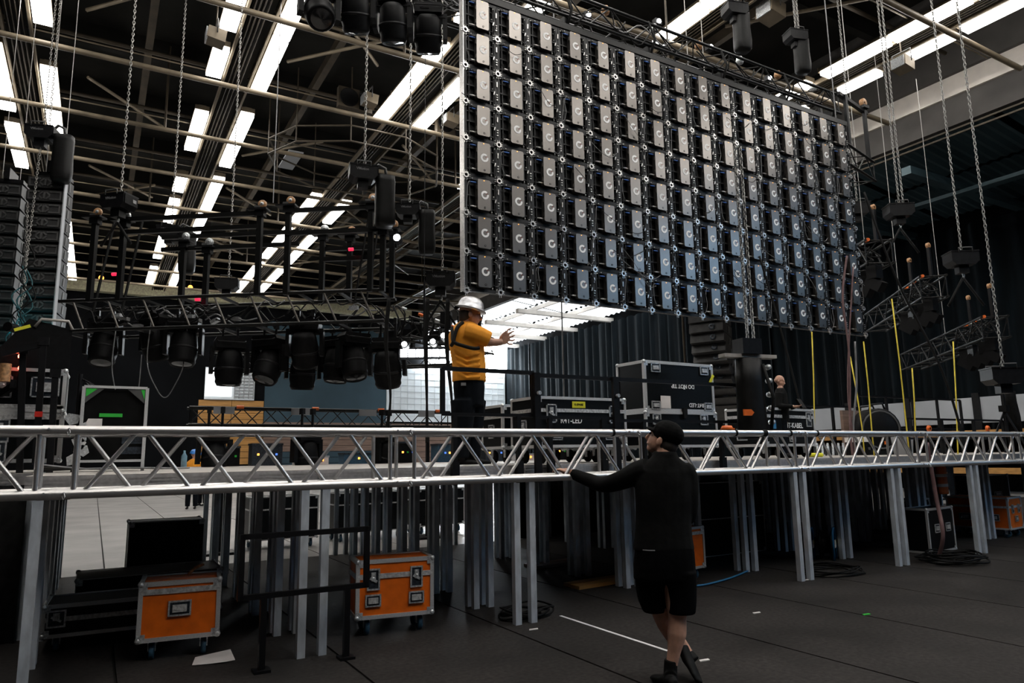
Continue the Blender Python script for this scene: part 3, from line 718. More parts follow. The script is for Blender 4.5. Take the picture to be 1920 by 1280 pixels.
# ================================================================ lowered lighting rig on the left
RA, RB = Vector((-.70, 14.19, 3.76)), Vector((3.95, 10.9, 3.76))
rz = math.atan2(RB.y-RA.y, RB.x-RA.x); RL = (RB-RA).length
rig = thing('lighting_rig', 'lowered black rig truss with castor posts standing on top', 'truss', RA, (0, 0, rz))
for z in (.01, .53): rod('chord', (0, 0, z), (RL, 0, z), .03, 'black_truss', rig, 10)
for k in range(9):
    x = .25+k*.63; rod('brace', (x, 0, .53), (x+.24, 0, .01), .017, 'brace_grey', rig, 8)
truss(rig, (0, .75, .27), (RL, .75, .27), .06, .52, .026, .012, .5, 'black_truss', faces='f', verts=False)
for k in range(9):
    x = .1+k*(RL-.2)/8; bar('cross_bar', (x, 0, 0), (x, .75, 0), .05, .05, 'black_truss', rig); bar('cross_bar', (x, 0, .53), (x, .75, .53), .04, .04, 'black_truss', rig)
for x0, x1, y, z in ((1.1, 3.5, -.03, 1.93), (1.1, 3.5, -.03, 1.7), (1.3, 3.9, .78, 1.85), (1.3, 3.9, .78, 1.62), (4.0, 5.55, -.03, 1.95), (4.0, 5.6, -.03, 1.55), (4.3, 5.7, .78, 1.8), (4.3, 5.7, .78, 1.5), (4.5, 5.6, .4, 1.2)):
    bar('top_rail', (x0, y, z), (x1, y, z), .055, .075, 'black_truss', rig)
def post(x, y, top, tan=True, lean=0.0):
    bar('post', (x+lean, y, .5), (x, y, top), .085, .085, 'black_truss', rig)
    MB().box((x-.03, y, top+.02), (.34, .2, .03)).box((x, y, top-.05), (.16, .12, .1)).part('castor_plate', 'black_steel', rig)
    c = castor_mesh(MB(), (x+.03, y, top+.12), .074, .055, 'y').part('castor', 'castor_tan' if tan else 'latch_steel', rig)
    castor_mesh(MB(), (x+.03, y, top+.12), .036, .062, 'y').part('hub', 'latch_steel', c)
    MB().box((x-.05, y, top+.07), (.1, .06, .05)).part('fork', 'grey_steel', c)
for x, y, z, tn in ((.55, 0, 1.98, 1), (1.08, 0, 1.9, 0), (1.75, .75, 1.72, 0), (2.2, .75, 1.6, 0), (3.52, 0, 1.98, 1), (4.02, 0, 2.02, 1), (4.35, .75, 1.75, 0), (4.85, .75, 1.7, 1), (5.45, 0, 2.0, 1), (5.62, .75, 1.78, 1), (5.66, 0, 1.55, 0)): post(x, y, z, tn)
for x in (.42, .95, 5.3, 5.1): bar('sling_strap', (x, .3, .4), (x+.22, .38, 2.1), .05, .02, 'black_rubber', rig)
rnd = random.Random(5)
for k in range(34):                                                # cable loops stuffed in the rig tray
    x = rnd.uniform(.3, RL-.6); y = rnd.uniform(.05, .6); z = rnd.uniform(.05, .3)
    MB().tube(spline([(x, y, z+.1), (x+.15, y+.05, z+rnd.uniform(0, .3)), (x+.35, y-.04, z+rnd.uniform(-.02, .2)), (x+.5, y+.05, z+rnd.uniform(0, .3))], 4), .012, 5).part('cable_loop', 'black_rubber' if k % 3 else 'cable_grey', rig)
for k in range(12): x = rnd.uniform(.3, RL-.4); MB().box((x, .3, rnd.uniform(.1, .35)), (.14, .1, .06), Matrix.Rotation(rnd.uniform(-.5, .5), 3, 'Y')).part('connector_box', ('latch_steel', 'black_plastic', 'cable_grey')[k % 3], rig)
for x, y, z in ((.9, .1, 1.0), (2.15, .6, .62), (5.05, .2, 1.3)): MB().cyl((x-.04, y, z), (x+.04, y, z), .03, 8).part('marker_lamp', 'led_pink', rig, 'glowing pink marker')
# second truss behind, lower
rg2 = thing('rear_rig_truss', 'second black lighting truss hanging lower behind the rig', 'truss', RA+Vector((2.0, .2, -.45)), (0, 0, rz))
truss(rg2, (0, 1.3, .2), (5.3, 1.3, .2), .34, .34, .024, .011, .4, 'black_truss')
truss(rg2, (4.2, -.2, .55), (5.4, 2.4, .55), .34, .34, .024, .011, .4, 'black_truss')
for k in range(10):
    x = 3.5+.22*k; z = .35+.5*rnd.random(); MB().box((x, rnd.uniform(-.2, .9), z), (.2, .2, .22+.2*rnd.random())).part('dimmer_box', 'black_plastic', rg2)
for k in range(12):
    x = 3.4+rnd.random()*2.2; MB().tube(spline([(x, .0, 1.0), (x+.2, -.15, .7+rnd.uniform(-.3, .2)), (x+.1, -.1, .3), (x+.4, .2, .1+rnd.uniform(0, .5))], 5), .014, 5).part('cable_loop', 'black_rubber', rg2)
for k in range(4): x = 4.2+.3*k; MB().cyl((x, -.2, .9-.12*k), (x+.08, -.2, .87-.12*k), .028, 8).part('orange_plug', 'orange_plastic' if k % 2 else 'latch_steel', rg2)

# moving lights slung under the rig
def under(px, py, D): return onf(px, py, D)
heads = [(195, 640, 12.3, 2.2, .3), (292, 632, 12.4, 2.8, -.4), (345, 640, 12.0, 2.3, .2), (430, 676, 11.9, 2.5, .5), (505, 672, 12.0, 2.1, -.3), (572, 642, 11.8, 2.9, .1), (568, 686, 12.6, 2.6, .4), (632, 672, 12.4, 2.4, -.5), (663, 666, 12.2, 2.2, .7), (727, 678, 11.6, 2.8, .0)]
hn = ['leftmost under the left rig', 'second from left under the rig', 'third from left under the rig', 'with its dark head before the lit far window', 'fifth from left under the rig', 'just right of the rig middle, highest up', 'low behind the sixth one under the rig', 'third from right under the rig', 'second from right under the rig', 'lowest at the right end, before the white wall']
for (px, py, D, tl, pn), nm in zip(heads, hn):
    p = under(px, py, D); zc_ = max(3.80, p.z+.5); moving_head(Vector((p.x, p.y, zc_)), f'black moving head light {nm}', tl, pn-YAW, 1.2, 'moving lights under the left rig', .12+zc_-p.z-.5)
# cables hanging in loops below the rig
for i, (a, b, low) in enumerate((((210, 688), (258, 742), (232, 775)), ((276, 680), (345, 680), (310, 745)))):
    p0, p1, pm = onf(*a, 11.9), onf(*b, 11.9), onf(*low, 11.9)
    MB().tube(spline([p0+Vector((.02, 0, .75)), p0, p0.lerp(pm, .55)+Vector((0, 0, -.12)), pm, p1.lerp(pm, .5)+Vector((0, 0, -.1)), p1, p1+Vector((.02, 0, .7))], 6), .009, 5).solo('hanging_cable', 'cable_grey', ['grey cable loop hanging over the green-taped rack', 'grey cable loop hanging right of the green-taped rack'][i], 'cable')
for i, (pts, D) in enumerate((([(728, 560), (722, 640), (732, 740), (728, 800)], 10.2), ([(800, 560), (797, 640), (800, 740), (803, 830)], 9.4), ([(838, 560), (836, 650), (846, 740), (852, 800)], 9.2))):
    for q in range(3):
        P = [onf(x+q*2.2*math.sin(1+j), y, D) for j, (x, y) in enumerate(pts)]
        MB().tube(spline(P, 6), .016, 5).solo('hanging_cable', 'black_rubber', f'black cable hanging from the rig to the stage, {["left", "middle", "right"][i]} bundle, strand {ordn(q)}', 'cable', 'cables hanging from the rig')
# lit strobe bar
p = onf(795, 662, 10.6); t = thing('strobe_bar', 'bar of lit white strobe cells beside the worker', 'stage light', p, (0, 0, -YAW*.9))
MB().box((0, .03, 0), (.76, .08, .17)).part('housing', 'black_plastic', t)
for k in range(6): MB().box((-.3+.12*k, -.015, 0), (.10, .02, .11)).part('lit_cell', 'led_white', t)
MB().box((0, .03, .6), (.03, .03, 1.05)).part('bracket', 'black_steel', t); rod('hanging_wire', (0, .03, 1.1), (0, .03, 12.2-p.z), .006, 'black_steel', t, 5)
for i, (px, py) in enumerate(((759, 646), (812, 641), (832, 630))):
    p = onf(px, py, 10.4); t = thing('pinspot', f'small lit white pin light near the strobe bar, {ordn(i)} from left', 'stage light', p, (0, 0, -YAW))
    MB().cyl((0, -.05, 0), (0, .12, 0), .06, 10).part('can', 'black_plastic', t); MB().lathe([(0, -.062), (.035, -.058), (.04, -.05)], (0, 0, 0), 'y', 12).part('lens', 'led_white', t); MB().tube([(-.07, 0, 0), (-.07, 0, .1), (.07, 0, .1), (.07, 0, 0)], .01).part('yoke', 'black_steel', t)
p = onf(744, 445, 10.8); t = thing('pinspot', 'round lit lamp between the two hoist bags', 'stage light', p, (0, 0, -YAW)); MB().cyl((0, 0, 0), (0, .16, 0), .07, 10).part('can', 'black_plastic', t); MB().lathe([(0, -.012), (.04, -.01), (.055, 0)], (0, 0, 0), 'y', 12).part('lens', 'led_white', t)

# chain hoists of the left rig
hoist(onf(222, 392, 11.6), 'black chain hoist at the far left of the lighting rig', -.75, .97, 12.4, False, sling=.4)
hoist(onf(680, 338, 10.6), 'large black chain hoist with long bag over the rig right end', -.2, .88, 12.4, True)
hoist(onf(765, 405, 11.0), 'black chain hoist with slimmer bag right of the large one', -.5, .76, 12.4, True)
hoist(onf(826, 538, 11.4), 'low black chain hoist beside the worker’s helmet', -.5, .95, 12.4, False, sling=.5)
hoist(onf(318, 445, 14.0), 'dim black chain hoist with bag behind the left rig posts', -.4, .9, 12.4, True)
hoist(onf(425, 543, 14.2), 'small black hoist resting on the rig between posts', -.3, .9, 12.4, False, txt=False)
for i, (px, py, D) in enumerate(((512, 380, 15.0), (1570, 250, 12.6))):
    p = onf(px, py, D); MB().cyl(p, (p.x, p.y, 12.3), .011, 5).solo('steel_wire', 'cable_grey', ['thin steel wire left of the centre lights', 'thin steel wire just right of the screen corner'][i], 'wire')
# big moving lights hanging left of the screen top
for i, (px, py, tl, pn) in enumerate(((598, 22, 1.9, .5), (667, 26, 2.9, .1), (737, 46, 2.8, 0), (803, 66, 2.9, .1))):
    p = ony(px, py, 8.0); moving_head(Vector((p.x, 8.0, 7.98)), f'large black moving light under the screen truss left end, {ordn(i)} from left', tl, pn-YAW, .95, 'big moving lights left of the screen', max(.05, 7.98-p.z-.42*.95))
# hoists over the screen truss
hoist(ony(1378, 30, 8.3), 'black chain hoist with bag on the screen truss, upper one', -.3, .85, 12.4, True, .35, txt=False, two=True)
hoist(ony(1492, 78, 8.3), 'black chain hoist with bag on the screen truss, right one', -.3, .8, 12.4, True, .35, txt=False, two=True)

# ================================================================ loudspeaker line arrays
def cab_mesh(w_, h, d):
    b = MB().prism([(-d/2, -h*.40), (d/2, -h*.48), (d/2, h*.48), (-d/2, h*.40)], -w_/2, w_/2, 'x'); return b
def line_array(p, n, w_, h, d, rz, label, lean, curve, brace=True, m='black_plastic'):
    t = thing('line_array', label, 'loudspeaker array', p, (0, 0, rz)); q = Vector((0, 0, 0)); a = lean
    MB().box((0, .1, .1), (w_*.9, d*.8, .08)).box((0, .1, .25), (.1, .5, .25)).part('rigging_frame', 'black_steel', t)
    for q_ in (-.25, .25): rod('fly_wire', (q_*w_, .1, .14), (q_*w_, .1, 12.2-p.z), .008, 'chain_steel', t, 5)
    me = cab_mesh(w_, h, d).mesh('speaker_cabinet', 'array_black')
    bb = MB()
    for s in (-1, 1):
        bb.box((s*w_*.30, -d/2-.012, h*.27), (w_*.3, .02, .03)); bb.box((s*w_*.30, -d/2-.012, -h*.27), (w_*.3, .02, .03))
        bb.box((s*w_*.10, -d/2-.012, h*.14), (w_*.14, .02, .028), Matrix.Rotation(s*.75, 3, 'Y')); bb.box((s*w_*.10, -d/2-.012, -h*.14), (w_*.14, .02, .028), Matrix.Rotation(-s*.75, 3, 'Y'))
        bb.box((s*w_*.44, -d/2-.012, 0), (.02, .02, h*.56))
    bb.box((0, -d/2-.012, 0), (.04, .02, h*.5))
    bm_ = bb.mesh('grille_brace', 'array_grey'); hm = MB().box((0, d*.1, 0), (w_+.02, .06, h*.6)).mesh('side_plate', 'array_grey')
    wm = MB().lathe([(.02, 0), (.055, -.012), (.06, 0)], (w_*.18, -d/2-.005, 0), 'y', 10).mesh('cone', 'latch_dark')
    for k in range(n):
        c = link(bpy.data.objects.new('speaker_cabinet', me)); c.parent = t; c.location = q+Vector((0, -math.sin(a)*h/2, -math.cos(a)*h/2)); c.rotation_euler = (-a, 0, 0)
        for mm in ([bm_, hm] if brace else [wm, hm]): o = link(bpy.data.objects.new(mm.name.split('.')[0], mm)); o.parent = c
        q = q+Vector((0, math.sin(a)*h*curve[1], -math.cos(a)*h)); a += curve[0]
    return t
mat('array_black', (.020, .020, .021), .55, 0, .2, 10); mat('array_grey', (.085, .085, .085), .5, .2, .2, 10)
la = onf(97, 338, 14.0); t1 = line_array(la, 14, .66, .285, .5, -.32, 'right one of two hanging line arrays at the far left', .0, (.016, 1.0))
lb = onf(16, 350, 14.4); t2 = line_array(lb, 14, .66, .285, .5, -.22, 'left one of two hanging line arrays at the far left', .0, (.016, 1.0))
MB().bb(.345, .365, -.27, -.14, -3.9, .05).part('white_edge', 'wall_grey', t1)
hoist(onf(77, 262, 13.6), 'black chain hoist with bags above the left line arrays', -.3, 1.05, 12.4, True, txt=True, two=True)
t = thing('rigging_chain', 'tangle of rigging chain and shackles between the left line arrays', 'chain', onf(58, 350, 13.5))
W0 = WM(t)
chain(t, onf(77, 266, 13.6), onf(36, 600, 13.5), 'chain_steel', .05, .009, .02); chain(t, onf(52, 380, 13.6), onf(46, 560, 13.6), 'chain_steel', .05, .009, .02)
for k in range(10):
    a = onf(30+rnd.uniform(0, 30), 420+rnd.uniform(0, 200), 13.3); MB().tube(spline([a, a+Vector((.1, 0, -.3)), a+Vector((-.12, 0, -.6)), a+Vector((.05, 0, -.9))], 5), .013, 5).wpart('cable', 'teal_lit_cable' if k % 2 else 'black_rubber', t)
p = onf(14, 612, 13.0); t = thing('teal_lamp', 'small teal stage lamp glowing left of the arrays', 'stage light', p, (0, 0, -YAW)); MB().cyl((0, 0, 0), (0, .2, 0), .09, 12).part('can', 'black_plastic', t); MB().lathe([(0, .21), (.05, .208), (.07, .2)], (0, 0, 0), 'y', 12).part('lens', 'led_teal', t)
lt = bpy.data.lights.new('teal_lamp_light', 'POINT'); lt.color = (.05, .75, .85); lt.energy = 5; lt.shadow_soft_size = .08; lo = link(bpy.data.objects.new('teal_lamp_light', lt)); lo.parent = t; lo.location = (-.25, .42, .05)
for i, py in enumerate(()):
    p = onf(37, py, 11.5); t = thing('indicator_lamp', ['upper red indicator lamp at the far left', 'lower red indicator lamp at the far left'][i], 'lamp', p); MB().lathe([(0, -.03), (.025, -.02), (.03, 0), (.02, .03), (0, .035)], n=8).part('bulb', 'led_red', t); MB().box((0, .04, 0), (.1, .05, .1)).part('holder', 'black_plastic', t)
# J-shaped array right of the cases
line_array(onf(1330, 590, 12.6), 10, .62, .2, .46, -1.15, 'curved black line array hanging behind the stacked cases', .10, (.07, 1.0), False)

# ================================================================ right hand rig pieces
def stub(a, b, z, lab, D=None):
    p0 = onz(*a, z); p1 = onz(*b, z); t = thing('rig_stub', lab, 'truss', p0)
    d = p1-p0
    for q in (.5,): rod('suspension_wire', d*q+Vector((0, 0, .2)), d*q+Vector((0, 0, 11.4-z)), .008, 'chain_steel', t, 5)
    truss(t, (0, 0, 0), d, .5, .45, .026, .013, .45, 'black_truss')
    n = d.normalized(); sd = Vector((0, 0, 1)).cross(n)
    for k in range(5): MB().cyl(n*(.25*k)+sd*.2+Vector((0, 0, .23)), n*(.25*k+.1)+sd*.2+Vector((0, 0, .23)), .035, 8).part('orange_plug', 'orange_plastic' if k % 2 == 0 else 'latch_steel', t)
    for k in range(7):
        c = n*(.3*k+.1); MB().tube(spline([c+Vector((0, 0, .2)), c+sd*.2+Vector((0, 0, -.05)), c-sd*.2+n*.3, c+n*.5+Vector((0, 0, .25))], 4), .014, 5).part('cable_loop', 'black_rubber', t)
    for k in range(4):
        c = n*(.5*k+.3); MB().box(c+Vector((0, 0, -.35)), (.22, .2, .26), Matrix.Rotation(.5*k, 3, 'Z')).box(c+Vector((0, 0, -.58)), (.2, .34, .2), Matrix.Rotation(.6, 3, 'X')).part('hung_lamp', 'black_plastic', t)
    for k in (0, 1): MB().lathe([(.02, -.025), (.06, -.025), (.06, .025), (.02, .025)], n*(.1+1.2*k)+Vector((0, 0, .9)), 'y', 10).part('castor', 'castor_tan', t); bar('post', n*(.1+1.2*k)+Vector((0, 0, .2)), n*(.1+1.2*k)+Vector((0, 0, .85)), .06, .06, 'black_steel', t)
    return t
stub((1752, 536), (1640, 606), 4.9, 'black rig truss piece hanging right below the screen corner'); stub((1868, 612), (1708, 678), 4.1, 'black rig truss piece hanging lowest at the right')
stub((1650, 470), (1600, 500), 5.3, 'black rig truss piece tucked behind the right screen edge')
for i, (px, py, D, tw) in enumerate(((1685, 402, 13.2, 1), (1802, 492, 12.2, 0), (1880, 712, 10.6, 0), (1606, 398, 14, 0))):
    hoist(onf(px, py, D)+Vector((0, 0, -.05)), f'black flat chain hoist on the right, {["on a twin wire above the rig piece", "above the lowest rig piece", "down at the tripod on stage", "half behind the screen edge"][i]}', -.6, .95, 12.4, False, txt=False, sling=(.5 if i < 2 else 0), two=bool(tw))
YST = [((1672, 560), (1700, 803)), ((1710, 690), (1716, 803)), ((1522, 622), (1527, 800)), ((1619, 640), (1634, 800)), ((1787, 640), (1796, 850)), ((1594, 668), (1616, 800))]
for i, (a, b) in enumerate(YST):
    D = 11.0+.25*i
    pb = onf(*b, D); MB().tube([onf(*a, D), onf((a[0]+b[0])/2+1, (a[1]+b[1])/2, D), pb, (pb.x, pb.y, DZ)], .011, 5).solo('ratchet_strap', 'strap_yellow', f'yellow strap stretched to the stage at right, {ordn([3, 5, 0, 2, 4, 1][i])} from left', 'strap')
for i, (pts, m, r) in enumerate((([(1588, 480), (1580, 560), (1592, 660), (1594, 800)], 'hose_pink', .018), ([(1600, 500), (1592, 640), (1590, 740), (1600, 820)], 'hose_pink', .013), ([(1603, 640), (1606, 720), (1600, 800)], 'cable_grey', .016), ([(1620, 360), (1680, 520), (1760, 680), (1800, 800)], 'black_rubber', .02), ([(1424, 480), (1470, 640), (1510, 800)], 'black_rubber', .016))):
    Q = [onf(*q, 10.8) for q in pts]; MB().tube(spline(Q+[Vector((Q[-1].x, Q[-1].y, DZ+.02))], 6), r, 6).solo('hanging_cable', m, ['thick reddish hose hanging at the right screen corner', 'second reddish hose beside the thick one', 'grey cable hanging by the reddish hoses', 'black rope running down right to the stage', 'black rope before the bald man'][i], 'cable')
p0 = onf(1280, 600, 13); MB().cyl((p0.x, p0.y, 12), (p0.x, p0.y, 2.6), .02, 6).solo('hanging_pipe', 'brown_steel', 'thin tan pole hanging behind the tipped case', 'pole')
p0 = onf(1054, 610, 12); MB().cyl((p0.x, p0.y, 2.45), (p0.x, p0.y, 12), .012, 6).solo('hanging_rope', 'cable_grey', 'grey rope hanging from the screen before the drape', 'rope')

# ================================================================ dark truss at the back of the stage
ba, bb_ = ony(352, 776, 13.2), ony(838, 780, 13.2)
bt = thing('back_truss', 'slim dark truss standing across the rear of the stage', 'truss', (ba.x, 13.2, 0))
truss(bt, (0, 0, 2.30), (bb_.x-ba.x, 0, 2.30), .29, .29, .024, .01, .3, 'black_truss')
for x in (.6, 4.4): bar('leg', (x, 0, 0), (x, 0, 2.15), .06, .06, 'black_steel', bt); MB().box((x, 0, .02), (.5, .5, .04)).part('foot_plate', 'black_steel', bt)
for x in (.55, 1.85, 3.1, 4.3): MB().box((x, -.17, 2.4), (.34, .02, .12)).part('tag', 'wall_grey', bt); MB().cyl((x+.2, -.17, 2.46), (x+.32, -.17, 2.46), .03, 8).part('shackle', 'orange_plastic', bt)

# ================================================================ flight cases
def castor_part(t, x, y, z, r, m='castor_blue'):
    c = castor_mesh(MB(), (x, y, r), r, .04, 'x').part('castor', m, t)
    MB().prism([(-.026+y, z), (.026+y, z), (.02+y, r*.9), (-.02+y, r*.9)], x+.022, x+.03, 'x').prism([(-.026+y, z), (.026+y, z), (.02+y, r*.9), (-.02+y, r*.9)], x-.03, x-.022, 'x').box((x, y, z-.006), (.09, .08, .012)).part('fork', 'latch_steel', c)
def latch(t, x, z, w_, h, y, m='latch_steel', ax=0, label=None):
    # recessed butterfly latch dish on the front (ax 0) or on the left side (ax 1)
    def mm(b): return b if ax == 0 else b.xf(Matrix.Rotation(-PI/2, 4, 'Z'))
    yy = y
    b = MB(); e = .014
    b.box((x, yy-.004, z+h/2-e/2), (w_, .012, e)).box((x, yy-.004, z-h/2+e/2), (w_, .012, e)).box((x-w_/2+e/2, yy-.004, z), (e, .012, h)).box((x+w_/2-e/2, yy-.004, z), (e, .012, h))
    o = mm(b).part('latch_plate', m, t)
    mm(MB().box((x, yy-.001, z), (w_-2*e, .004, h-2*e))).part('latch_dish', 'latch_dark', o)
    mm(MB().box((x, yy-.006, z+h*.12), (w_*.34, .012, h*.42)).box((x, yy-.01, z-h*.02), (w_*.6, .012, h*.12), Matrix.Rotation(.5, 3, 'Y')).lathe([(0, -.016), (.016, -.014), (.018, 0)], (x, yy, z+.01), 'y', 8)).part('latch_twist', m, o)
def handle(t, x, z, w_, h, y, m='latch_steel', ax=0):
    def mm(b): return b if ax == 0 else b.xf(Matrix.Rotation(-PI/2, 4, 'Z'))
    b = MB(); e = .013; yy = y
    b.box((x, yy-.004, z+h/2-e/2), (w_, .012, e)).box((x, yy-.004, z-h/2+e/2), (w_, .012, e)).box((x-w_/2+e/2, yy-.004, z), (e, .012, h)).box((x+w_/2-e/2, yy-.004, z), (e, .012, h))
    o = mm(b).part('handle_plate', m, t); mm(MB().box((x, yy-.001, z), (w_-2*e, .004, h-2*e))).part('handle_dish', 'latch_dark', o)
    mm(MB().box((x, yy-.008, z+h*.06), (w_*.62, .016, h*.34)).box((x, yy-.012, z-h*.18), (w_*.62, .02, h*.1))).part('grip', 'zinc', o)
def case(label, p, rz, w_, d, h, m='case_laminate', cz=.16, wheels=True, band=.74, latches=(), handles=(), trim=.028, name='flight_case', lside=(), group=None, wm='castor_blue', rot=None):
    t = thing(name, label, 'case', p, rot or (0, 0, rz), group); z0 = cz if wheels else 0; z1 = z0+h; X, Y = w_/2, d/2
    MB().bb(-X+.006, X-.006, -Y+.006, Y-.006, z0+.006, z1-.006).part('body', m, t)
    for s in (-1, 1):
        for q in (-1, 1):
            bar('edge_trim', (-X, s*(Y-trim*.4), z0+trim*.4 if q < 0 else z1-trim*.4), (X, s*(Y-trim*.4), z0+trim*.4 if q < 0 else z1-trim*.4), trim, trim, 'zinc', t)
            bar('edge_trim', (s*(X-trim*.4), -Y, z0+trim*.4 if q < 0 else z1-trim*.4), (s*(X-trim*.4), Y, z0+trim*.4 if q < 0 else z1-trim*.4), trim, trim, 'zinc', t)
            bar('edge_trim', (s*(X-trim*.4), q*(Y-trim*.4), z0), (s*(X-trim*.4), q*(Y-trim*.4), z1), trim, trim, 'zinc', t)
            for zz in (z0, z1):
                sgn = 1 if zz == z0 else -1
                MB().lathe([(0, -.026), (.018, -.02), (.026, 0), (.018, .02), (0, .026)], (s*(X-.012), q*(Y-.012), zz+sgn*.012), 'z', 10).box((s*(X-.03), q*(Y), zz+sgn*.03), (.06, .008, .06)).part('ball_corner', 'latch_steel', t)
    if band:
        zb = z0+h*band; e = trim*1.25
        MB().bb(-X+.01, X-.01, -Y-.004, -Y+.01, zb-e/2, zb+e/2).part('lid_band', 'zinc', t); MB().bb(-X-.004, -X+.01, -Y+.01, Y-.01, zb-e/2, zb+e/2).part('lid_band', 'zinc', t)
    for x, zz, a, b in latches: latch(t, x, z0+zz, a, b, -Y-.003)
    for x, zz, a, b in handles: handle(t, x, z0+zz, a, b, -Y-.003)
    for y, zz, a, b, k in lside: (latch if k == 'l' else handle)(t, y, z0+zz, a, b, -X-.003, ax=1)
    if wheels:
        for s in (-1, 1):
            for q in (-1, 1): castor_part(t, s*(X-.11), q*(Y-.1), z0, z0*.46, wm)
    return t
# orange cases under the stage
case('orange flight case with two latches and two handles under the stage middle', (2.455, 6.50, 0), -.16, .70, .42, .50, 'case_orange', .15, band=.72, latches=((-.2, .335, .115, .185), (.19, .335, .115, .185)), handles=((-.2, .155, .14, .105), (.19, .155, .14, .105)), trim=.034)
t = case('small orange flight case with a single handle near the left stage legs', (.70, 6.72, 0), -.12, .60, .42, .45, 'case_orange', .15, band=.84, handles=((.0, .24, .17, .12),), trim=.034)
MB().tube([(.05, .0, .62), (.1, .05, .66), (.16, .0, .69)], .012).part('loose_strap', 'castor_tan', t)
t = case('orange flight case far right under the stage', (14.15, 7.2, 0), .12, .62, 1.0, .55, 'case_orange', .14, band=.7, latches=((-.14, .35, .1, .15), (.14, .35, .1, .15)), handles=((0, .18, .14, .1),), lside=((.25, .2, .2, .12, 'h'), (-.2, .2, .2, .12, 'h')), trim=.03)
case('orange flight case mostly hidden behind the man in black', (6.42, 7.0, 0), .1, .55, .5, .5, 'case_orange', .14, band=.85, trim=.03)
# black cases under the stage at right
case('black flight case with two steel handles under the right stage', (11.35, 6.6, 0), .1, .86, .35, .66, wheels=False, band=0, handles=((-.16, .36, .16, .13), (.2, .36, .16, .13)), trim=.032)
case('second black flight case leaning behind the two-handled one', (12.2, 7.4, 0), .1, .8, .3, .72, wheels=False, band=0, handles=((.1, .4, .16, .13),), trim=.03)
case('tall black rack case in the dark under the far right stage', (8.6, 8.43, 0), .0, 1.6, .6, 1.1, wheels=False, band=.5, trim=.012)
case('black equipment case behind the orange case at far right', (16.6, 8.43, 0), .0, 1.0, .6, 1.0, wheels=False, band=.5, handles=((0, .6, .3, .1), (0, .25, .3, .1)), trim=.02)
# dark cases under the stage at left
case('low black flight case with steel latches in the dark at left', (.25, 7.55, 0), -.05, 1.05, .55, .26, cz=.12, band=.55, latches=((-.42, .15, .14, .14), (.32, .15, .14, .1)), handles=(), trim=.03)
case('black case lying under the left stage bay', (.6, 8.75, 0), 0, 1.35, .7, .42, wheels=False, band=0, trim=.006)
case('black crate further back in the left stage bay', (.85, 10.3, 0), 0, .85, .5, .62, cz=.2, band=0, trim=.008)
for i, (x, w_) in enumerate(((3.0, 1.2), (4.7, 1.4), (6.3, 1.1))): case(f'black road case added to block the floor behind the stage, {ordn(i)} from left', (x, 13.6+.3*i, 0), .05*i, w_, .7, .75, cz=.16, band=.7, trim=.02)  # added dark blockers in front of the pale hall floor
# cases standing on the stage
t = case('black R4T-LED flight case on castors behind the guard rail', (4.62, 6.66, DZ), .0, 1.20, .55, .54, cz=.17, band=.73, latches=((-.42, .36, .13, .2), (.42, .36, .13, .2)), handles=((-.36, .12, .15, .09), (.36, .12, .15, .09)), trim=.03, lside=((0, .22, .14, .16, 'l'),), wm='black_rubber')
text('R4T-LED', .088, 'white_paint', t, (-.165, -.281, .17+.285), sx=.86); MB().box((-.06, -.281, .17+.46), (.175, .003, .07)).part('tape_label', 'yellow_tape', t); text('R-SPARE', .032, 'black_plastic', t, (-.06, -.2835, .17+.46))
case('blue-black flight case standing behind the R4T-LED case', (4.55, 7.35, DZ), .0, 1.1, .5, .5, cz=.17, band=.73, trim=.03, lside=((0, .2, .14, .16, 'l'),), wm='black_rubber')
case('low flight case with brown lid between the two big cases', (5.55, 7.35, DZ), 0, .8, .5, .50, cz=.15, band=.85, latches=((-.1, .25, .12, .12),), trim=.028, wm='black_rubber')
low = case('black flight case with blue latches carrying the tipped case', (6.13, 6.72, DZ), .02, 1.18, .56, .42, cz=.16, band=0, latches=((-.42, .33, .13, .13), (.36, .33, .13, .13)), trim=.03, wm='black_rubber')
up = case('upside-down black case lettered DO NOT TIP on top', (6.13, 6.70, DZ+.585), .03, 1.16, .50, .60, wheels=False, band=0, handles=((-.40, .52, .15, .11), (.42, .52, .14, .11), (-.42, .07, .14, .1), (.46, .07, .14, .1)), trim=.036)
text('DO NOT TIP', .068, 'white_paint', up, (.04, -.256, .31), rot=(PI/2, PI, 0)); text('R4T-LED', .068, 'white_paint', up, (.255, -.256, .085), rot=(PI/2, PI, 0))
MB().box((-.26, -.256, .11), (.16, .003, .15)).part('paper_label', 'paper', up); MB().box((.545, -.257, .42), (.04, .003, .13), Matrix.Rotation(.6, 3, 'Y')).part('tape_label', 'yellow_tape', up); MB().box((.03, -.27, -.02), (.06, .04, .12)).part('buckle', 'black_rubber', up)
for k in range(2): MB().box((.06, -.256, .345-.06*k), (.026, .003, .024)).part('sticker', 'white_paint', up)
kb = case('black R4T-KABEL flight case right of the hanging black bag', (8.03, 6.72, DZ), .14, 1.22, .60, .50, cz=.16, band=.78, latches=((.45, .36, .13, .2),), handles=((.0, .1, .15, .09),), trim=.032, lside=((-.05, .16, .16, .16, 'l'),), wm='black_rubber')
text('R4T-KABEL', .095, 'white_paint', kb, (.05, -.306, .16+.27)); MB().box((-.42, -.306, .16+.28), (.1, .004, .11)).part('blue_tag', 'blue_rope', kb)
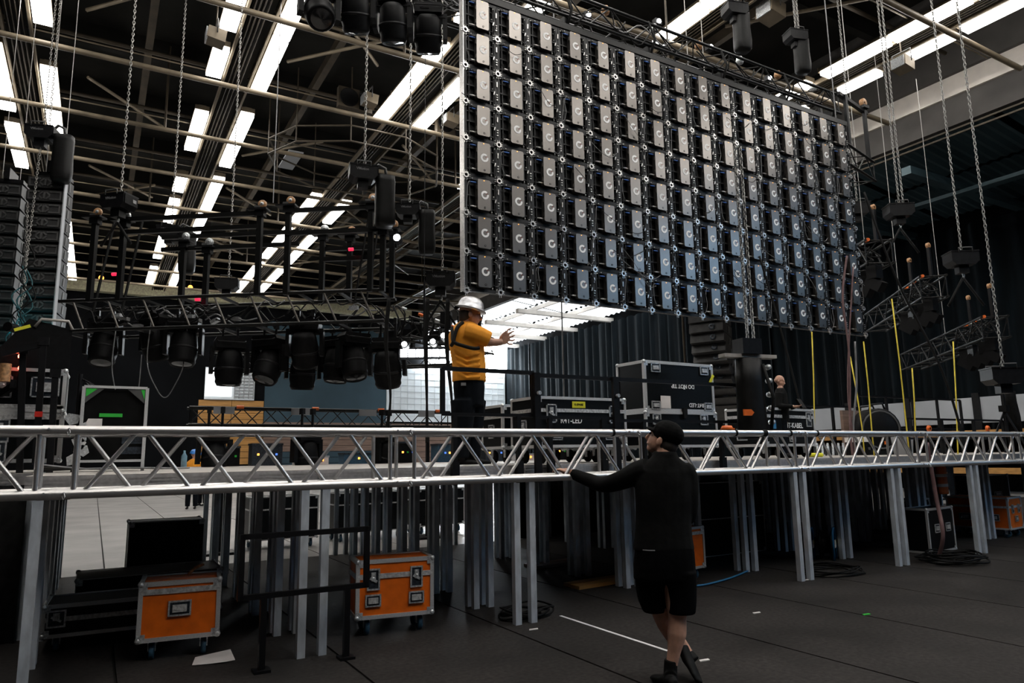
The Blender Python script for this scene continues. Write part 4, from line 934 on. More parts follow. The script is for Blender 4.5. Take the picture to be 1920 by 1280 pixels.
# black hoist bag standing by the truss, with its plate
hp = onf(1402, 668, 8.2); t = thing('standing_hoist', 'black hoist with long soft bag hanging before the R4T-KABEL case', 'hoist', hp, (0, 0, -.2))
MB().bb(-.36, .36, -.06, .06, -.02, .02).part('spreader_bar', 'plywood', t); MB().bb(-.13, .13, -.1, .1, .02, .2).part('body', 'black_steel', t)
rings = []
for z, k in ((-.03, .95), (-.3, 1.0), (-.6, 1.03), (-.85, 1.1), (-.95, .95)):
    rings.append([Vector((.14*k*math.cos(a)*(abs(math.cos(a))**4+abs(math.sin(a))**4)**-.25, .12*k*math.sin(a)*(abs(math.cos(a))**4+abs(math.sin(a))**4)**-.25, z)) for a in [2*PI*j/16 for j in range(16)]])
MB().loft(rings).part('chain_bag', 'bag_vinyl', t); MB().tube([(.12, -.1, -.1), (.2, -.15, -.5), (.16, -.12, -.85)], .02).part('strap', 'black_rubber', t)
chain(t, hp+Vector((.02, 0, 2.6)), hp+Vector((.02, 0, .2))); chain(t, hp+Vector((.12, 0, 2.6)), hp+Vector((.12, 0, .2)))
for k in range(5): MB().lathe([(0, -.035), (.03, -.03), (.035, 0), (.03, .03), (0, .035)], (.27, .0, -.12-.16*k), 'y', 8).part('shackle', 'latch_steel', t)
MB().prism([(-.06, -.035), (.04, -.035), (.075, 0), (.04, .035), (-.06, .035)], -.16, -.14).xf(Matrix.Translation((-.16, 0, -.66))).part('orange_tag', 'orange_plastic', t)
p = ony(1363, 804, 4.84); p.z = 1.775; MB().lathe([(0, 0), (.05, .005), (.06, .03), (.045, .055), (0, .06)], p-Vector((0, 0, .028)), n=12).box(p+Vector((.06, 0, -.01)), (.05, .04, .03)).solo('orange_plastic_cap', 'orange_plastic', 'orange plastic beacon resting just behind the truss top chord', 'capping')  # plain orange plastic cap, gives no light
# left stage: stacked road cases, loudspeaker wedge, stands
c1 = case('lower black road case at the far left of the stage', (-.92, 8.6, DZ), .02, 1.25, .6, .48, wheels=True, cz=.1, band=.9, latches=((-.42, .3, .16, .2), (.12, .3, .16, .22), (-.42, .08, .16, .12), (.12, .1, .14, .2)), trim=.035)
c2 = case('upper black road case stacked at the far left of the stage', (-.90, 8.6, DZ+.582), .0, 1.22, .6, .42, wheels=False, band=.12, latches=((-.48, .24, .15, .2), (.1, .24, .15, .22)), handles=((.44, .24, .24, .2),), trim=.032)
t = thing('wedge_monitor', 'black wedge loudspeaker on top of the stacked road cases', 'loudspeaker', (-.72, 8.6, DZ+1.003), (0, 0, .1))
MB().prism([(-.3, 0), (.42, 0), (.42, .42), (.05, .5)], -.25, .25).part('cabinet', 'black_plastic', t); MB().tube([(.1, -.26, .42), (.15, -.27, .5), (.38, -.27, .5), (.42, -.26, .42)], .015).part('handle', 'plywood', t); MB().box((.0, -.255, .4), (.14, .006, .03), Matrix.Rotation(-.4, 3, 'Y')).part('tape_label', 'yellow_tape', t)
for i, (a, b) in enumerate((((43, 655), (36, 905)), ((82, 640), (66, 870)), ((104, 700), (92, 900)), ((30, 720), (0, 740)))):
    D = 6.75; t = thing('stand_pole', f'black slanted stand pole before the left road cases, {["first from left", "second from left, with red tape", "third from left", "short sloping arm at the picture edge"][i]}', 'stand', onf(*b, D))
    p0, p1 = onf(*b, D), onf(*a, D); p0_ = Vector((0, 0, 0)); bar('pole', p0_, p1-p0, .055, .055, 'black_steel', t); MB().box(p1-p0, (.09, .07, .08)).part('head', 'black_steel', t)
    if i == 1: q = (p1-p0)*.4; MB().box(q, (.062, .062, .05)).part('red_tape', 'red_plastic', t); bar('arm', (p1-p0)*.98, (p1-p0)*.98+Vector((-.32, 0, -.12)), .05, .05, 'black_steel', t)
    if i == 0:
        for py in (668, 690): MB().lathe([(0, -.02), (.016, -.014), (.02, 0), (.014, .02), (0, .024)], onf(38, py, D)-p0, n=8).part('red_lamp', 'led_red', t, 'glowing red lamp')
        MB().cyl(p1-p0+Vector((-.12, -.05, -.15)), p1-p0+Vector((-.12, -.05, -.32)), .05, 10).part('tape_roll', 'castor_tan', t)
t = thing('clamp_stack', 'bunch of silver truss clamps hanging beside the left road cases', 'clamps', (-.17, 8.15, DZ))
for k in range(6): MB().prism([(-.05, 0), (.05, .02), (.06, .08), (.0, .12), (-.06, .08)], -.03, .03).xf(Matrix.Translation((.03*math.sin(k*2), -.05, .06+.1*k)) @ Matrix.Rotation(k*.7, 4, 'Y')).part('clamp', 'latch_steel' if k % 2 else 'zinc', t)
MB().cyl((0, 0, 0), (0, 0, .95), .02, 8).part('pole', 'black_steel', t)
for k in range(5): MB().tube(spline([(.02, 0, .9), (.08+.02*k, 0, .8), (.05+.03*k, 0, .6), (.03, 0, .5-.05*k)], 5), .008, 5).part('cable_loop', 'cable_grey' if k % 2 else 'black_rubber', t)
# rack with green corners
gx = ony(212, 800, 8.3); t = thing('equipment_rack', 'black rack with silver frame and green taped corners', 'rack', (gx.x, 8.3, DZ))
MB().bb(-.27, .27, -.22, .25, .1, .80).part('body', 'rack_black', t)
for s in (-1, 1): bar('frame_tube', (s*.275, -.25, .0), (s*.275, -.25, .82), .03, .03, 'zinc', t); bar('frame_tube', (-.275, -.25, .82 if s > 0 else .1), (.275, -.25, .82 if s > 0 else .1), .024, .024, 'zinc', t); MB().prism([(s*.26, .805), (s*.1, .805), (s*.26, .66)], -.255, -.245).part('gusset', 'grey_steel', t); MB().prism([(s*.255, .80), (s*(.16 if s < 0 else .22), .80), (s*.255, .72 if s < 0 else .70)], -.259, -.254).part('green_tape', 'green_tape', t)
MB().box((-.03, -.226, .545), (.2, .004, .035)).part('green_tape', 'green_tape', t); MB().prism([(-.25, .44), (-.22, .51), (-.10, .51), (-.10, .44)], -.228, -.224).part('paper_label', 'paper', t)
for z in (.3, .2): MB().box((.18, -.225, z), (.2, .01, .07)).part('rack_unit', 'latch_dark', t)
for k in range(7): MB().tube(spline([(-.6, -.35-.03*k, .02+.01*k), (-.2, -.4, .03), (.15, -.36+.03*k, .03), (.5, -.42, .02), (.7-.05*k, -.3, .02)], 5), .009, 5).part('floor_cable', 'black_rubber' if k % 2 else 'cable_grey', t)
p = onz(308, 862, DZ)
MB().lathe([(0, 0), (.035, 0), (.035, .15), (.013, .19), (.013, .22), (0, .22)], (.98, 9.9, DZ), n=12).solo('water_bottle', mat('bottle_blue', (.2, .35, .45), .1), 'clear bluish bottle standing on the stage right of the rack', 'bottle')
# small gear standing along the rear edge of the stage
items = [(1.75, 'black_plastic', .3, .3), (2.3, 'latch_dark', .45, .34), (3.0, 'paper', .5, .14), (3.75, 'castor_blue', .5, .18), (4.6, 'black_plastic', .3, .36), (5.3, 'castor_blue', .28, .32), (5.75, 'black_plastic', .36, .3), (6.3, 'latch_dark', .4, .3), (6.9, 'paper', .5, .13), (7.7, 'black_plastic', .4, .33)]
for i, (x, m, w_, h) in enumerate(items):
    t = thing('stage_gear', f'small {dict(black_plastic="black", latch_dark="dark grey", paper="white", castor_blue="blue")[m]} equipment box at the rear stage edge, {ordn(i)} from left', 'equipment', (x, 11.6, DZ))
    MB().bb(-w_/2, w_/2, -.15, .15, .0, h).part('box', m, t); MB().bb(-w_/2-.01, w_/2+.01, -.16, .16, h-.03, h).part('lid', 'latch_dark' if m != 'paper' else 'wall_grey', t)
    for k in range(3): MB().box((-w_*.3+w_*.3*k, -.155, h*.5), (.03, .01, .03)).part('lamp', ['led_blue', 'led_amber', 'green_tape'][(i+k) % 3], t)
for i, px in enumerate((402, 575, 722)):
    p = ony(px, 838, 10.9); moving_head(Vector((p.x, p.y, DZ+.80)), f'black stage lamp standing low at the rear stage, {ordn(i)} from left', 2.2+.3*i, .3*i, .9, 'floor lamps at the rear of the stage', .3)
# right part of the stage: drums, tripod, rails, buckets
for i, px in enumerate((1640, 1668)):
    p = ony(px, 790, 8.2); t = thing('cable_drum_case', f'round black drum case standing on the right stage, {["left", "right"][i]} one', 'drum case', (p.x, 8.2+.5*i, DZ), (0, 0, -.5))
    MB().lathe([(0, -.2), (.36, -.2), (.4, -.17), (.4, .17), (.36, .2), (0, .2)], (0, 0, .46), 'y', 22).part('shell', 'black_plastic', t); MB().tube([(-.14, -.1, .82), (-.12, -.1, .93), (.12, -.1, .95), (.16, -.1, .83)], .02).part('handle', 'black_steel', t); MB().lathe([(.33, -.205), (.345, -.215), (.36, -.205)], (0, 0, .46), 'y', 22).part('rim', 'grey_steel', t); MB().box((0, 0, .05), (.5, .36, .1)).part('foot', 'black_rubber', t); MB().box((.05, -.21, .22), (.04, .01, .06)).part('orange_mark', 'orange_plastic', t)
p = ony(1887, 800, 7.2); t = thing('tripod_stand', 'black tripod stand with cloth on the right edge of the stage', 'stand', (p.x, 7.2, DZ))
for k in range(3): a = 2*PI*k/3+.4; bar('leg', (0, 0, .8), (.38*math.cos(a), .38*math.sin(a), 0), .03, .03, 'black_steel', t)
bar('column', (0, 0, .3), (0, 0, 1.15), .05, .05, 'black_steel', t); MB().box((0, 0, .85), (.14, .14, .12)).part('collar', 'black_plastic', t)
vs = [[Vector((.28+.10*math.cos(a)*(1+z*.5)+.02*math.sin(3*a+z*9), .1*math.sin(a)*(1+z*.5), 1.2-z)) for a in [2*PI*j/12 for j in range(12)]] for z in (0, .2, .5, .8)]
MB().loft(vs).part('draped_cloth', 'black_cloth', t)
def railset(x0, x1, y, h, lab, n=4):
    t = thing('stage_railing', lab, 'railing', (x0, y, DZ)); L_ = x1-x0
    for z in (h, h*.45): bar('rail', (0, 0, z), (L_, 0, z), .035, .035, 'black_steel', t)
    for k in range(n+1): bar('upright', (L_*k/n, 0, 0), (L_*k/n, 0, h), .045, .045, 'black_steel', t)
railset(10.9, 13.3, 8.95, .95, 'black stage railing behind the round drum cases', 3); railset(13.5, 17.3, 9.05, 1.2, 'black stage railing at the far right rear', 4)
railset(12.2, 15.4, 7.3, .62, 'low black railing in front of the tripod', 3)
p = ony(1598, 790, 8.6); MB().bb(p.x-.3, p.x+.3, 8.58, 8.64, DZ, DZ+.85).solo('brown_board', 'wood_brown', 'brown board leaning left of the round drum cases', 'board')
p = ony(1692, 830, 7.6); MB().lathe([(0, 0), (.15, 0), (.18, .32), (.185, .33), (.17, .33), (.145, .02), (0, .02)], (p.x, 7.6, DZ), n=18).solo('white_bucket', 'wall_grey', 'white bucket on the right stage behind the truss', 'bucket')
for i, (px, w_) in enumerate(((1612, .5), (1648, .4), (1672, .3))):
    p = ony(px, 805, 8.3); t = thing('white_box', f'white flat box on a dark crate, right stage, {ordn(i)} from left', 'box', (p.x, 8.3, DZ)); MB().bb(-w_/2, w_/2, -.15, .15, 0, .24).part('crate', 'black_plastic', t); MB().bb(-w_/2, w_/2, -.16, .16, .242, .33).part('lid', 'paper', t); MB().box((0, -.155, .12), (.06, .01, .05)).part('grip', 'grey_steel', t)
for i, px in enumerate((1535, 1555, 1575)):
    p = ony(px, 832, 7.4); t = thing('silver_fitting', f'small tangle of silver fittings on the right stage, {ordn(i)} from left', 'fitting', (p.x, 7.4, DZ))
    for k in range(4): MB().cyl((.06*k-.1, 0, .02), (.06*k-.06, .03, .16+.05*(k % 2)), .018, 7).part('clamp', 'latch_steel' if k % 2 else 'black_steel', t)
p = ony(1528, 848, 7.0); MB().lathe([(.04, 0), (.1, 0), (.12, .03), (.1, .06), (.04, .06), (.04, 0)], (p.x, 7.0, DZ), n=16).solo('tape_roll', 'yellow_tape', 'yellow roll lying on the stage right of the R4T-KABEL case', 'tape')
for i, (px, py) in enumerate(((1742, 803), (1852, 803))):
    p = ony(px, py, 6.3); t = thing('orange_tie', f'orange plastic clamp behind the truss top chord, {["left", "right"][i]} one', 'clamp', p); MB().lathe([(.02, -.02), (.045, -.015), (.05, .015), (.02, .02)], (0, 0, 0), 'y', 12).part('ring', 'orange_plastic', t); MB().bb(-.015, .015, -.015, .015, DZ-p.z, 0).part('stem', 'black_steel', t)
# under the stage: frame, paper, cables, cable drums
t = thing('barrier_frame', 'black steel barrier frame on two legs before the left stage legs', 'barrier', (1.18, 5.78, 0))
YB = 5.78
def q_(px, py): p = ony(px, py, YB); return Vector((p.x-1.18, 0, p.z))
A, B, C_, D_ = q_(449, 1004), q_(686, 994), q_(689, 1100), q_(456, 1116)
zt = (A.z+B.z)/2; zb = (C_.z+D_.z)/2; xa, xb = (A.x+D_.x)/2, (B.x+C_.x)/2
for a, b in (((xa, 0, zt), (xb, 0, zt)), ((xa, 0, zb), (xb, 0, zb))): bar('frame_bar', a, b, .04, .04, 'black_steel', t)
for x in (xa, xb): bar('frame_side', (x, 0, zb-.02), (x, 0, zt+.02), .04, .04, 'black_steel', t)
for px in (490, 648): x = q_(px, 1240).x; bar('leg', (x, 0, 0), (x, 0, zb), .045, .045, 'black_steel', t); MB().box((x, 0, .01), (.12, .12, .02)).part('foot_plate', 'black_steel', t)
b = MB(); vs = [onz(360, 1247, .004), onz(366, 1232, .004), onz(432, 1217, .004), onz(441, 1237, .004), onz(425, 1240, .012), onz(395, 1244, .006)]
b.add([v for v in vs]+[v+Vector((0, 0, .002)) for v in vs], [(0, 1, 2, 3, 4, 5), (11, 10, 9, 8, 7, 6)]+[(i, 6+i, 6+(i+1) % 6, (i+1) % 6) for i in range(6)]).solo('paper_sheet', 'paper', 'white sheet of paper lying on the floor by the small orange case', 'paper')
def coil(c, r, n, m, lab, rr=.012, seed=1):
    rnd = random.Random(seed); t = thing('cable_coil', lab, 'cable', c)
    for k in range(n):
        q = r*rnd.uniform(.75, 1.05); o = Vector((rnd.uniform(-.08, .08), rnd.uniform(-.08, .08), .012+.013*k))
        MB().tube([o+Vector((q*1.25*math.cos(a), q*.9*math.sin(a), .015*math.sin(3*a+k))) for a in [2*PI*j/28 for j in range(28)]], rr, 5, True).part('cable_turn', m if k % 3 else 'black_plastic', t)
    return t
coil((10.4, 5.78, 0), .38, 10, 'black_rubber', 'large coil of black cable on the floor under the right truss'); coil((3.75, 6.25, 0), .22, 6, 'black_rubber', 'small coil of black cable beside the centre stage legs', .01, 4); coil((8.3, 6.15, 0), .35, 6, 'black_rubber', 'flat black cable coil before the two cable drums', .009, 6)
P = [onf(1738, 830, 10.2), onf(1755, 930, 10.3), onf(1768, 1000, 10.2), onz(1760, 1045, .05)]
MB().tube(spline(P, 8), .03, 6).solo('hanging_cable', 'hose_pink', 'thick reddish cable dropping from the stage into the floor coil', 'cable')
MB().tube(spline([onz(1305, 1098, .02), onz(1330, 1094, .02), onz(1370, 1083, .02), onz(1402, 1070, .02)], 8), .012, 6).solo('blue_hose', 'blue_rope', 'thin blue hose on the floor right of the man in black', 'hose')
for i, px in enumerate((1528, 1570)):
    p = onz(px, 1050, 0); t = thing('cable_drum', f'black cable drum with blue handle under the stage, {["left", "right"][i]} one', 'cable drum', (p.x, p.y+.15, 0), (0, 0, .5))
    MB().lathe([(0, -.09), (.2, -.09), (.2, -.07), (.12, -.06), (.12, .06), (.2, .07), (.2, .09), (0, .09)], (0, 0, .21), 'y', 20).part('drum', 'black_plastic', t); MB().tube([(-.12, -.1, .0), (-.12, -.1, .38), (-.06, -.1, .44), (.06, -.1, .44), (.12, -.1, .38), (.12, -.1, 0)], .016).part('handle', 'blue_rope', t); MB().box((0.02, -.112, .22), (.13, .008, .11)).part('sticker', 'white_paint', t); MB().box((.07, -.117, .24), (.03, .004, .06)).part('yellow_mark', 'yellow_tape', t)
a, b_ = onz(1052, 1154, 0), onz(1248, 1221, 0); MB().bb(4.035, 4.065, b_.y, a.y, 0, .003).solo('white_tape_line', 'white_paint', 'thin white tape line on the floor left of the man in black', 'tape')
for i, (px, py, m, lab) in enumerate(((1418, 1149, 'paper', 'white paper scrap on the open floor right of the man'), (1624, 1152, 'green_tape', 'tiny green scrap on a floor joint'), (1512, 1087, 'paper', 'white strip at the foot of a stage leg'), (1000, 1180, 'paper', 'small white scrap right of the centre stage legs'), (1320, 1238, 'paper', 'white scrap beside the raised shoe'))):
    p = onz(px, py, 0); MB().prism([(p.x-.05, p.y-.012), (p.x+.04, p.y-.02), (p.x+.055, p.y+.012), (p.x-.03, p.y+.02)], .0, .006, 'z').solo('floor_scrap', m, lab, 'scrap')
for i, (px, py) in enumerate(((1060, 1063), (1150, 1100))):
    p = onz(px, py, 0); t = thing('timber_offcut', ['dark board lying under the stage left of the man', 'yellowish board end under the stage by the man'][i], 'board', (p.x, p.y+.2, 0), (0, 0, .1)); MB().bb(-.45, .45, -.08, .08, 0, .04).part('plank', 'wood_brown' if i == 0 else 'wood_yellow', t); MB().bb(-.42, .42, .1, .24, 0, .04).part('plank', 'wood_brown' if i == 0 else 'wood_yellow', t)

# ================================================================ people
def ringf(py, xl, xr, D, dep, n=20, sq=2.4, yawr=0.0):
    # one horizontal ring of a body from its silhouette at height py, dep = half depth
    a, b = onf(xl, py, D), onf(xr, py, D); c = (a+b)/2; ru = (b-a).length/2; r = []
    for j in range(n):
        t = 2*PI*j/n; cx, cy = math.cos(t), math.sin(t); q = (abs(cx)**sq+abs(cy)**sq)**(-1/sq)
        r.append(c+RH*(ru*cx*q)+FH*(dep*cy*q))
    return r
def ball(c, rx, ry, rz_, R=None, n=14):
    b = MB(); rings = []; c = Vector(c)
    for i in range(1, 10):
        p = PI*i/10; rings.append([c+(R or Matrix.Identity(3)) @ Vector((rx*math.sin(p)*math.cos(2*PI*j/n), ry*math.sin(p)*math.sin(2*PI*j/n), -rz_*math.cos(p))) for j in range(n)])
    return b.loft(rings)
def join(*bs):
    o = MB()
    for b in bs: o.add(b.v, b.f, True)
    return o
def fuse(b, name, m, parent, vox=.012, sm=4, label=None):
    # melt overlapping volumes into one continuous smooth surface
    ob = link(bpy.data.objects.new(name, b.mesh(name, m)))
    r = ob.modifiers.new('r', 'REMESH'); r.mode = 'VOXEL'; r.voxel_size = vox; r.use_smooth_shade = True
    if sm: s = ob.modifiers.new('s', 'SMOOTH'); s.factor = .5; s.iterations = sm
    bpy.context.view_layer.update()
    me = bpy.data.meshes.new_from_object(ob.evaluated_get(bpy.context.evaluated_depsgraph_get())); me.name = name
    bpy.data.objects.remove(ob)
    if not me.materials: me.materials.append(M(m))
    if parent is not None: me.transform(WM(parent).inverted())
    o = link(bpy.data.objects.new(name, me)); o.parent = parent; return tag(o, label)
def limb(pts, rad, n=12): return MB().tube(spline(pts, 5), [r for i in range(len(rad)-1) for r in [rad[i]+(rad[i+1]-rad[i])*k/5 for k in range(5)]]+[rad[-1]], n)
RX = Matrix((RH, FH, Vector((0, 0, 1)))).transposed()              # columns: right, away, up
def L3(r, f, u): return RH*r+FH*f+Vector((0, 0, u))
def hand(w, d, pn, th, s=1.0, curl=.5, spread=.1):
    # wrist w, finger direction d, palm normal pn, thumb side th
    d, pn, th = d.normalized(), pn.normalized(), th.normalized(); b = MB()
    R = Matrix((th, pn, d)).transposed()
    parts = [ball(w+d*.045*s, .042*s, .019*s, .055*s, R)]
    for k, (o, L_) in enumerate(((.031, .070), (.010, .080), (-.011, .074), (-.031, .056))):
        b0 = w+d*.075*s+th*o*s; p1 = b0+d*(L_*.45*s)-pn*(.01*s)*curl+th*o*spread; d2 = (d*math.cos(curl)-pn*math.sin(curl)); p2 = p1+d2*(L_*.33*s); d3 = (d*math.cos(2*curl)-pn*math.sin(2*curl)); p3 = p2+d3*(L_*.26*s)
        parts.append(MB().tube([b0-d*.02*s, b0, p1, p2, p3], [.0095*s, .0095*s, .009*s, .0082*s, .0068*s], 8))
    t0 = w+d*.022*s+th*.034*s; t1 = t0+(d*.6+th*.75-pn*.2)*.038*s; t2 = t1+(d*.9+th*.25-pn*.3)*.034*s
    parts.append(MB().tube([t0-th*.015*s, t0, t1, t2], [.0125*s, .0125*s, .0105*s, .008*s], 8))
    return join(*parts)
def head(c, face, up, s=1.0, nose=True):
    # c = centre of the skull, face = looking direction
    f = face.normalized(); u = (up-f*up.dot(f)).normalized(); r = f.cross(u); R = Matrix((r, f, u)).transposed()
    def g(a, b, h): return c+r*a*s+f*b*s+u*h*s
    P = [ball(g(0, -.012, .03), .076*s, .096*s, .09*s, R), ball(g(0, .02, -.035), .062*s, .075*s, .08*s, R), ball(g(0, .055, -.092), .032*s, .035*s, .028*s, R)]
    P.append(MB().tube([g(0, .088, .012), g(0, .105, -.018), g(0, .114, -.036), g(0, .092, -.046)], [.010*s, .012*s, .015*s, .012*s], 8))
    P.append(MB().tube([g(-.028, .086, -.067), g(0, .094, -.066), g(.028, .086, -.067)], [.006*s, .009*s, .006*s], 6)); P.append(MB().tube([g(-.045, .078, .025), g(0, .094, .022), g(.045, .078, .025)], [.008*s, .010*s, .008*s], 6))
    for q in (-1, 1): P.append(ball(g(q*.08, -.005, -.02), .010*s, .021*s, .032*s, R))
    return join(*P), g, R

# ---- man in black holding the truss
D1 = 5.12
m1 = thing('person', 'man in black cap, jacket and shorts seen from behind, hand on the truss', 'person', onf(1254, 1279, D1))
m1.location.z = 0
def J(px, py, dd=0.0): return onf(px, py, D1+dd)
hc = J(1244, 822, .02); face = L3(-.86, .50, .42); hb, hg, HR = head(hc, face, Vector((0, 0, 1)), 1.06)
neck = limb([J(1247, 842, .0), J(1246, 862, -.01), J(1246, 885, 0)], [.058, .062, .075])
wr = J(1068, 886, .36); hn_ = hand(wr, L3(-.82, .35, .25), L3(.1, .35, .9), L3(.3, .9, -.1), 1.0, .55)
arm_in = limb([J(1198, 888, .0), J(1128, 905, .22), wr, wr+L3(-.03, .01, .01)], [.05, .042, .030, .028])
legR = limb([J(1268, 1040), J(1268, 1120), J(1270, 1160), J(1269, 1188), J(1264, 1220), J(1259, 1250), J(1258, 1268)], [.095, .078, .062, .066, .046, .038, .04])
legL = limb([J(1228, 1040, .05), J(1235, 1120, .10), J(1244, 1160, .14), J(1262, 1190, .20), J(1286, 1222, .24), J(1298, 1240, .22)], [.095, .078, .062, .062, .046, .040])
core = MB().loft([ringf(y, a, b, D1, .09) for y, a, b in ((880, 1205, 1285), (960, 1205, 1285), (1060, 1205, 1290))])
fuse(join(hb, neck, hn_, arm_in, legR, legL, core), 'body', 'skin', m1, .0065, 3)
for q in (-1, 1): MB().add(ball(hg(q*.032, .088, .004), .009, .009, .008).v, ball(hg(q*.032, .088, .004), .009, .009, .008).f, True).wpart('eye', 'hair_dark', m1)
fuse(join(ball(hg(0, -.05, -.03), .08, .065, .075, HR), ball(hg(0, -.02, .02), .083, .09, .06, HR)), 'hair', 'hair_dark', m1, .008, 2)
# cap: crown, button and brim
cr = ball(hg(0, -.02, .045), .096, .115, .092, HR); rim = ball(hg(0, -.02, .02), .092, .11, .05, HR)
br = ball(hg(0, .085, .03), .075, .06, .013, HR)
fuse(join(cr, rim, br), 'cap', 'black_cloth', m1, .007, 2)
# jacket with sleeves
T_ = [(846, 1228, 1266, .07), (858, 1220, 1272, .085), (870, 1203, 1288, .10), (884, 1193, 1296, .115), (905, 1190, 1298, .125), (940, 1192, 1297, .13), (975, 1192, 1295, .125), (1005, 1190, 1297, .13), (1022, 1188, 1300, .135), (1030, 1188, 1301, .137)]
tor = MB().loft([ringf(y, a, b, D1, d) for y, a, b, d in T_])
slL = limb([J(1215, 880, -.01), J(1195, 886, .03), J(1165, 900, .10), J(1132, 908, .2), J(1105, 900, .28), J(1072, 887, .35)], [.085, .083, .070, .060, .052, .040])
slR = limb([J(1278, 880), J(1288, 892, .0), J(1292, 930, .0), J(1290, 968, .05), J(1276, 950, .22), J(1262, 935, .3)], [.075, .075, .066, .058, .05, .04])
collar = MB().tube([J(1247, 850)+RH*.065*math.cos(a)+FH*.065*math.sin(a)+Vector((0, 0, .012*math.sin(a))) for a in [2*PI*k/20 for k in range(20)]], .022, 6, True)
wrk = join(*[MB().tube([J(1200+i*9, 930+i*22, -.115), J(1240, 945+i*20, -.138), J(1290-i*6, 935+i*24, -.11)], .012, 6) for i in range(4)])
fuse(join(tor, slL, slR, collar), 'jacket', 'shirt_black', m1, .0095, 4)
S_ = [(1015, 1190, 1298, .13), (1035, 1190, 1301, .138), (1060, 1188, 1303, .14), (1085, 1188, 1304, .135)]
hip = MB().loft([ringf(y, a, b, D1, d) for y, a, b, d in S_])
lgR = MB().loft([ringf(y, a, b, D1, d) for y, a, b, d in ((1070, 1242, 1304, .13), (1100, 1248, 1305, .115), (1125, 1251, 1305, .105), (1149, 1252, 1303, .1))])
lgL = MB().loft([ringf(y, a, b, D1+.08, d) for y, a, b, d in ((1070, 1190, 1252, .13), (1100, 1192, 1247, .11), (1125, 1197, 1246, .1), (1146, 1206, 1245, .095))])
fuse(join(hip, lgR, lgL), 'shorts', 'shorts_black', m1, .0095, 3)
MB().tube([J(1205, 1031, -.142), J(1217, 1032, -.147), J(1228, 1032, -.147)], .004, 5).wpart('pocket_zip', 'cable_grey', m1)
def shoe(heel, toe, up, name='shoe', k_=1.0):
    d = (toe-heel); L_ = d.length; d.normalize(); s_ = d.cross(up).normalized(); u = s_.cross(d); R = Matrix((s_, d, u)).transposed(); rg = []
    for t, w_, h in ((0, .026, .055), (.12, .036, .075), (.35, .038, .075), (.55, .044, .058), (.8, .046, .045), (.95, .036, .036), (1.0, .02, .026)):
        c = heel+d*(L_*t)+u*(h/2); rg.append([c+s_*(w_*k_*math.cos(a))+u*(h/2*math.sin(a)) for a in [2*PI*k/14 for k in range(14)]])
    b = MB().loft(rg); return b, (heel, d, u, s_, L_)
hz = onz(1250, 1281, 0)
f1 = onf(1258, 1278, D1-.04); f1.z = .005; sb, fr = shoe(f1+L3(.02, -.05, 0), f1+L3(-.09, .17, 0), Vector((0, 0, 1)))
so = fuse(join(sb, limb([J(1258, 1236), J(1257, 1262), f1+Vector((0, 0, .06))], [.046, .047, .045])), 'shoe', 'black_rubber', m1, .006, 2)
t1_, t0_ = J(1317, 1288, .02), J(1292, 1214, .16); t1_.z = max(t1_.z, .012)
sb, fr = shoe(t0_+L3(-.01, 0, .02), t1_, L3(-.75, .55, .1), k_=1.5); fuse(join(sb, limb([J(1290, 1226, .23), J(1300, 1240, .2)], [.044, .05])), 'shoe', 'black_rubber', m1, .006, 2)
# ---- worker with silver helmet and orange shirt on the stage
D2 = 7.42
m2 = thing('person', 'worker in orange t-shirt, silver hard hat and harness standing on the stage', 'person', onf(878, 871, D2)); m2.location.z = DZ
def K(px, py, dd=0.0): return onf(px, py, D2+dd)
hb, hg2, HR2 = head(K(881, 588), L3(.97, .22, -.12), Vector((0, 0, 1)), 1.12)
nk = limb([K(874, 600), K(872, 612), K(872, 628)], [.066, .07, .085])
wr2 = K(941, 641, .02); h2 = hand(wr2, L3(.75, .1, .65), L3(-.5, .2, .6), L3(-.4, -.2, .9), 1.1, .22, .9)
wr3 = K(936, 640, .22); h3 = hand(wr3, L3(.85, .3, .3), L3(-.3, .2, .8), L3(-.2, -.4, .9), 1.1, .22, .9)
a2 = limb([K(880, 622, -.12), K(905, 636, -.10), K(920, 641, -.04), wr2], [.06, .055, .046, .032]); a3 = limb([K(884, 622, .2), K(905, 638, .24), K(920, 642, .24), wr3], [.06, .055, .046, .032])
c2_ = MB().loft([ringf(y, a, b, D2, .1) for y, a, b in ((620, 855, 900), (670, 858, 900), (720, 860, 900))])
fuse(join(hb, nk, h2, h3, a2, a3, c2_), 'body', 'skin_tan', m2, .0062, 1)
fuse(join(ball(hg2(0, -.03, -.01), .085, .09, .075, HR2), ball(hg2(0, -.05, -.05), .07, .06, .06, HR2)), 'hair', 'hair_dark', m2, .009, 2)
tt = [(603, 862, 886, .08), (609, 854, 895, .14), (617, 846, 904, .20), (630, 841, 909, .225), (648, 842, 908, .22), (665, 845, 909, .215), (685, 848, 911, .22), (700, 848, 911, .22), (716, 848, 911, .22)]
sh = MB().loft([ringf(y, a, b, D2+.04, d) for y, a, b, d in tt])
s2 = limb([K(874, 622, -.12), K(893, 627, -.13), K(917, 637, -.10)], [.105, .10, .088]); s3 = limb([K(876, 620, .2), K(893, 628, .24), K(915, 638, .24)], [.1, .095, .085])
fo = join(*[MB().tube([K(850+2*i, 655+i*11, -.15), K(875, 668+i*10, -.20), K(902, 662+i*11, -.15)], .012, 6) for i in range(5)])
fuse(join(sh, s2, s3, fo), 'tshirt', 'shirt_orange', m2, .011, 4)
pp = [(710, 850, 908, .20), (725, 850, 909, .2), (745, 852, 908, .19), (762, 854, 907, .18)]
hp2 = MB().loft([ringf(y, a, b, D2+.04, d) for y, a, b, d in pp])
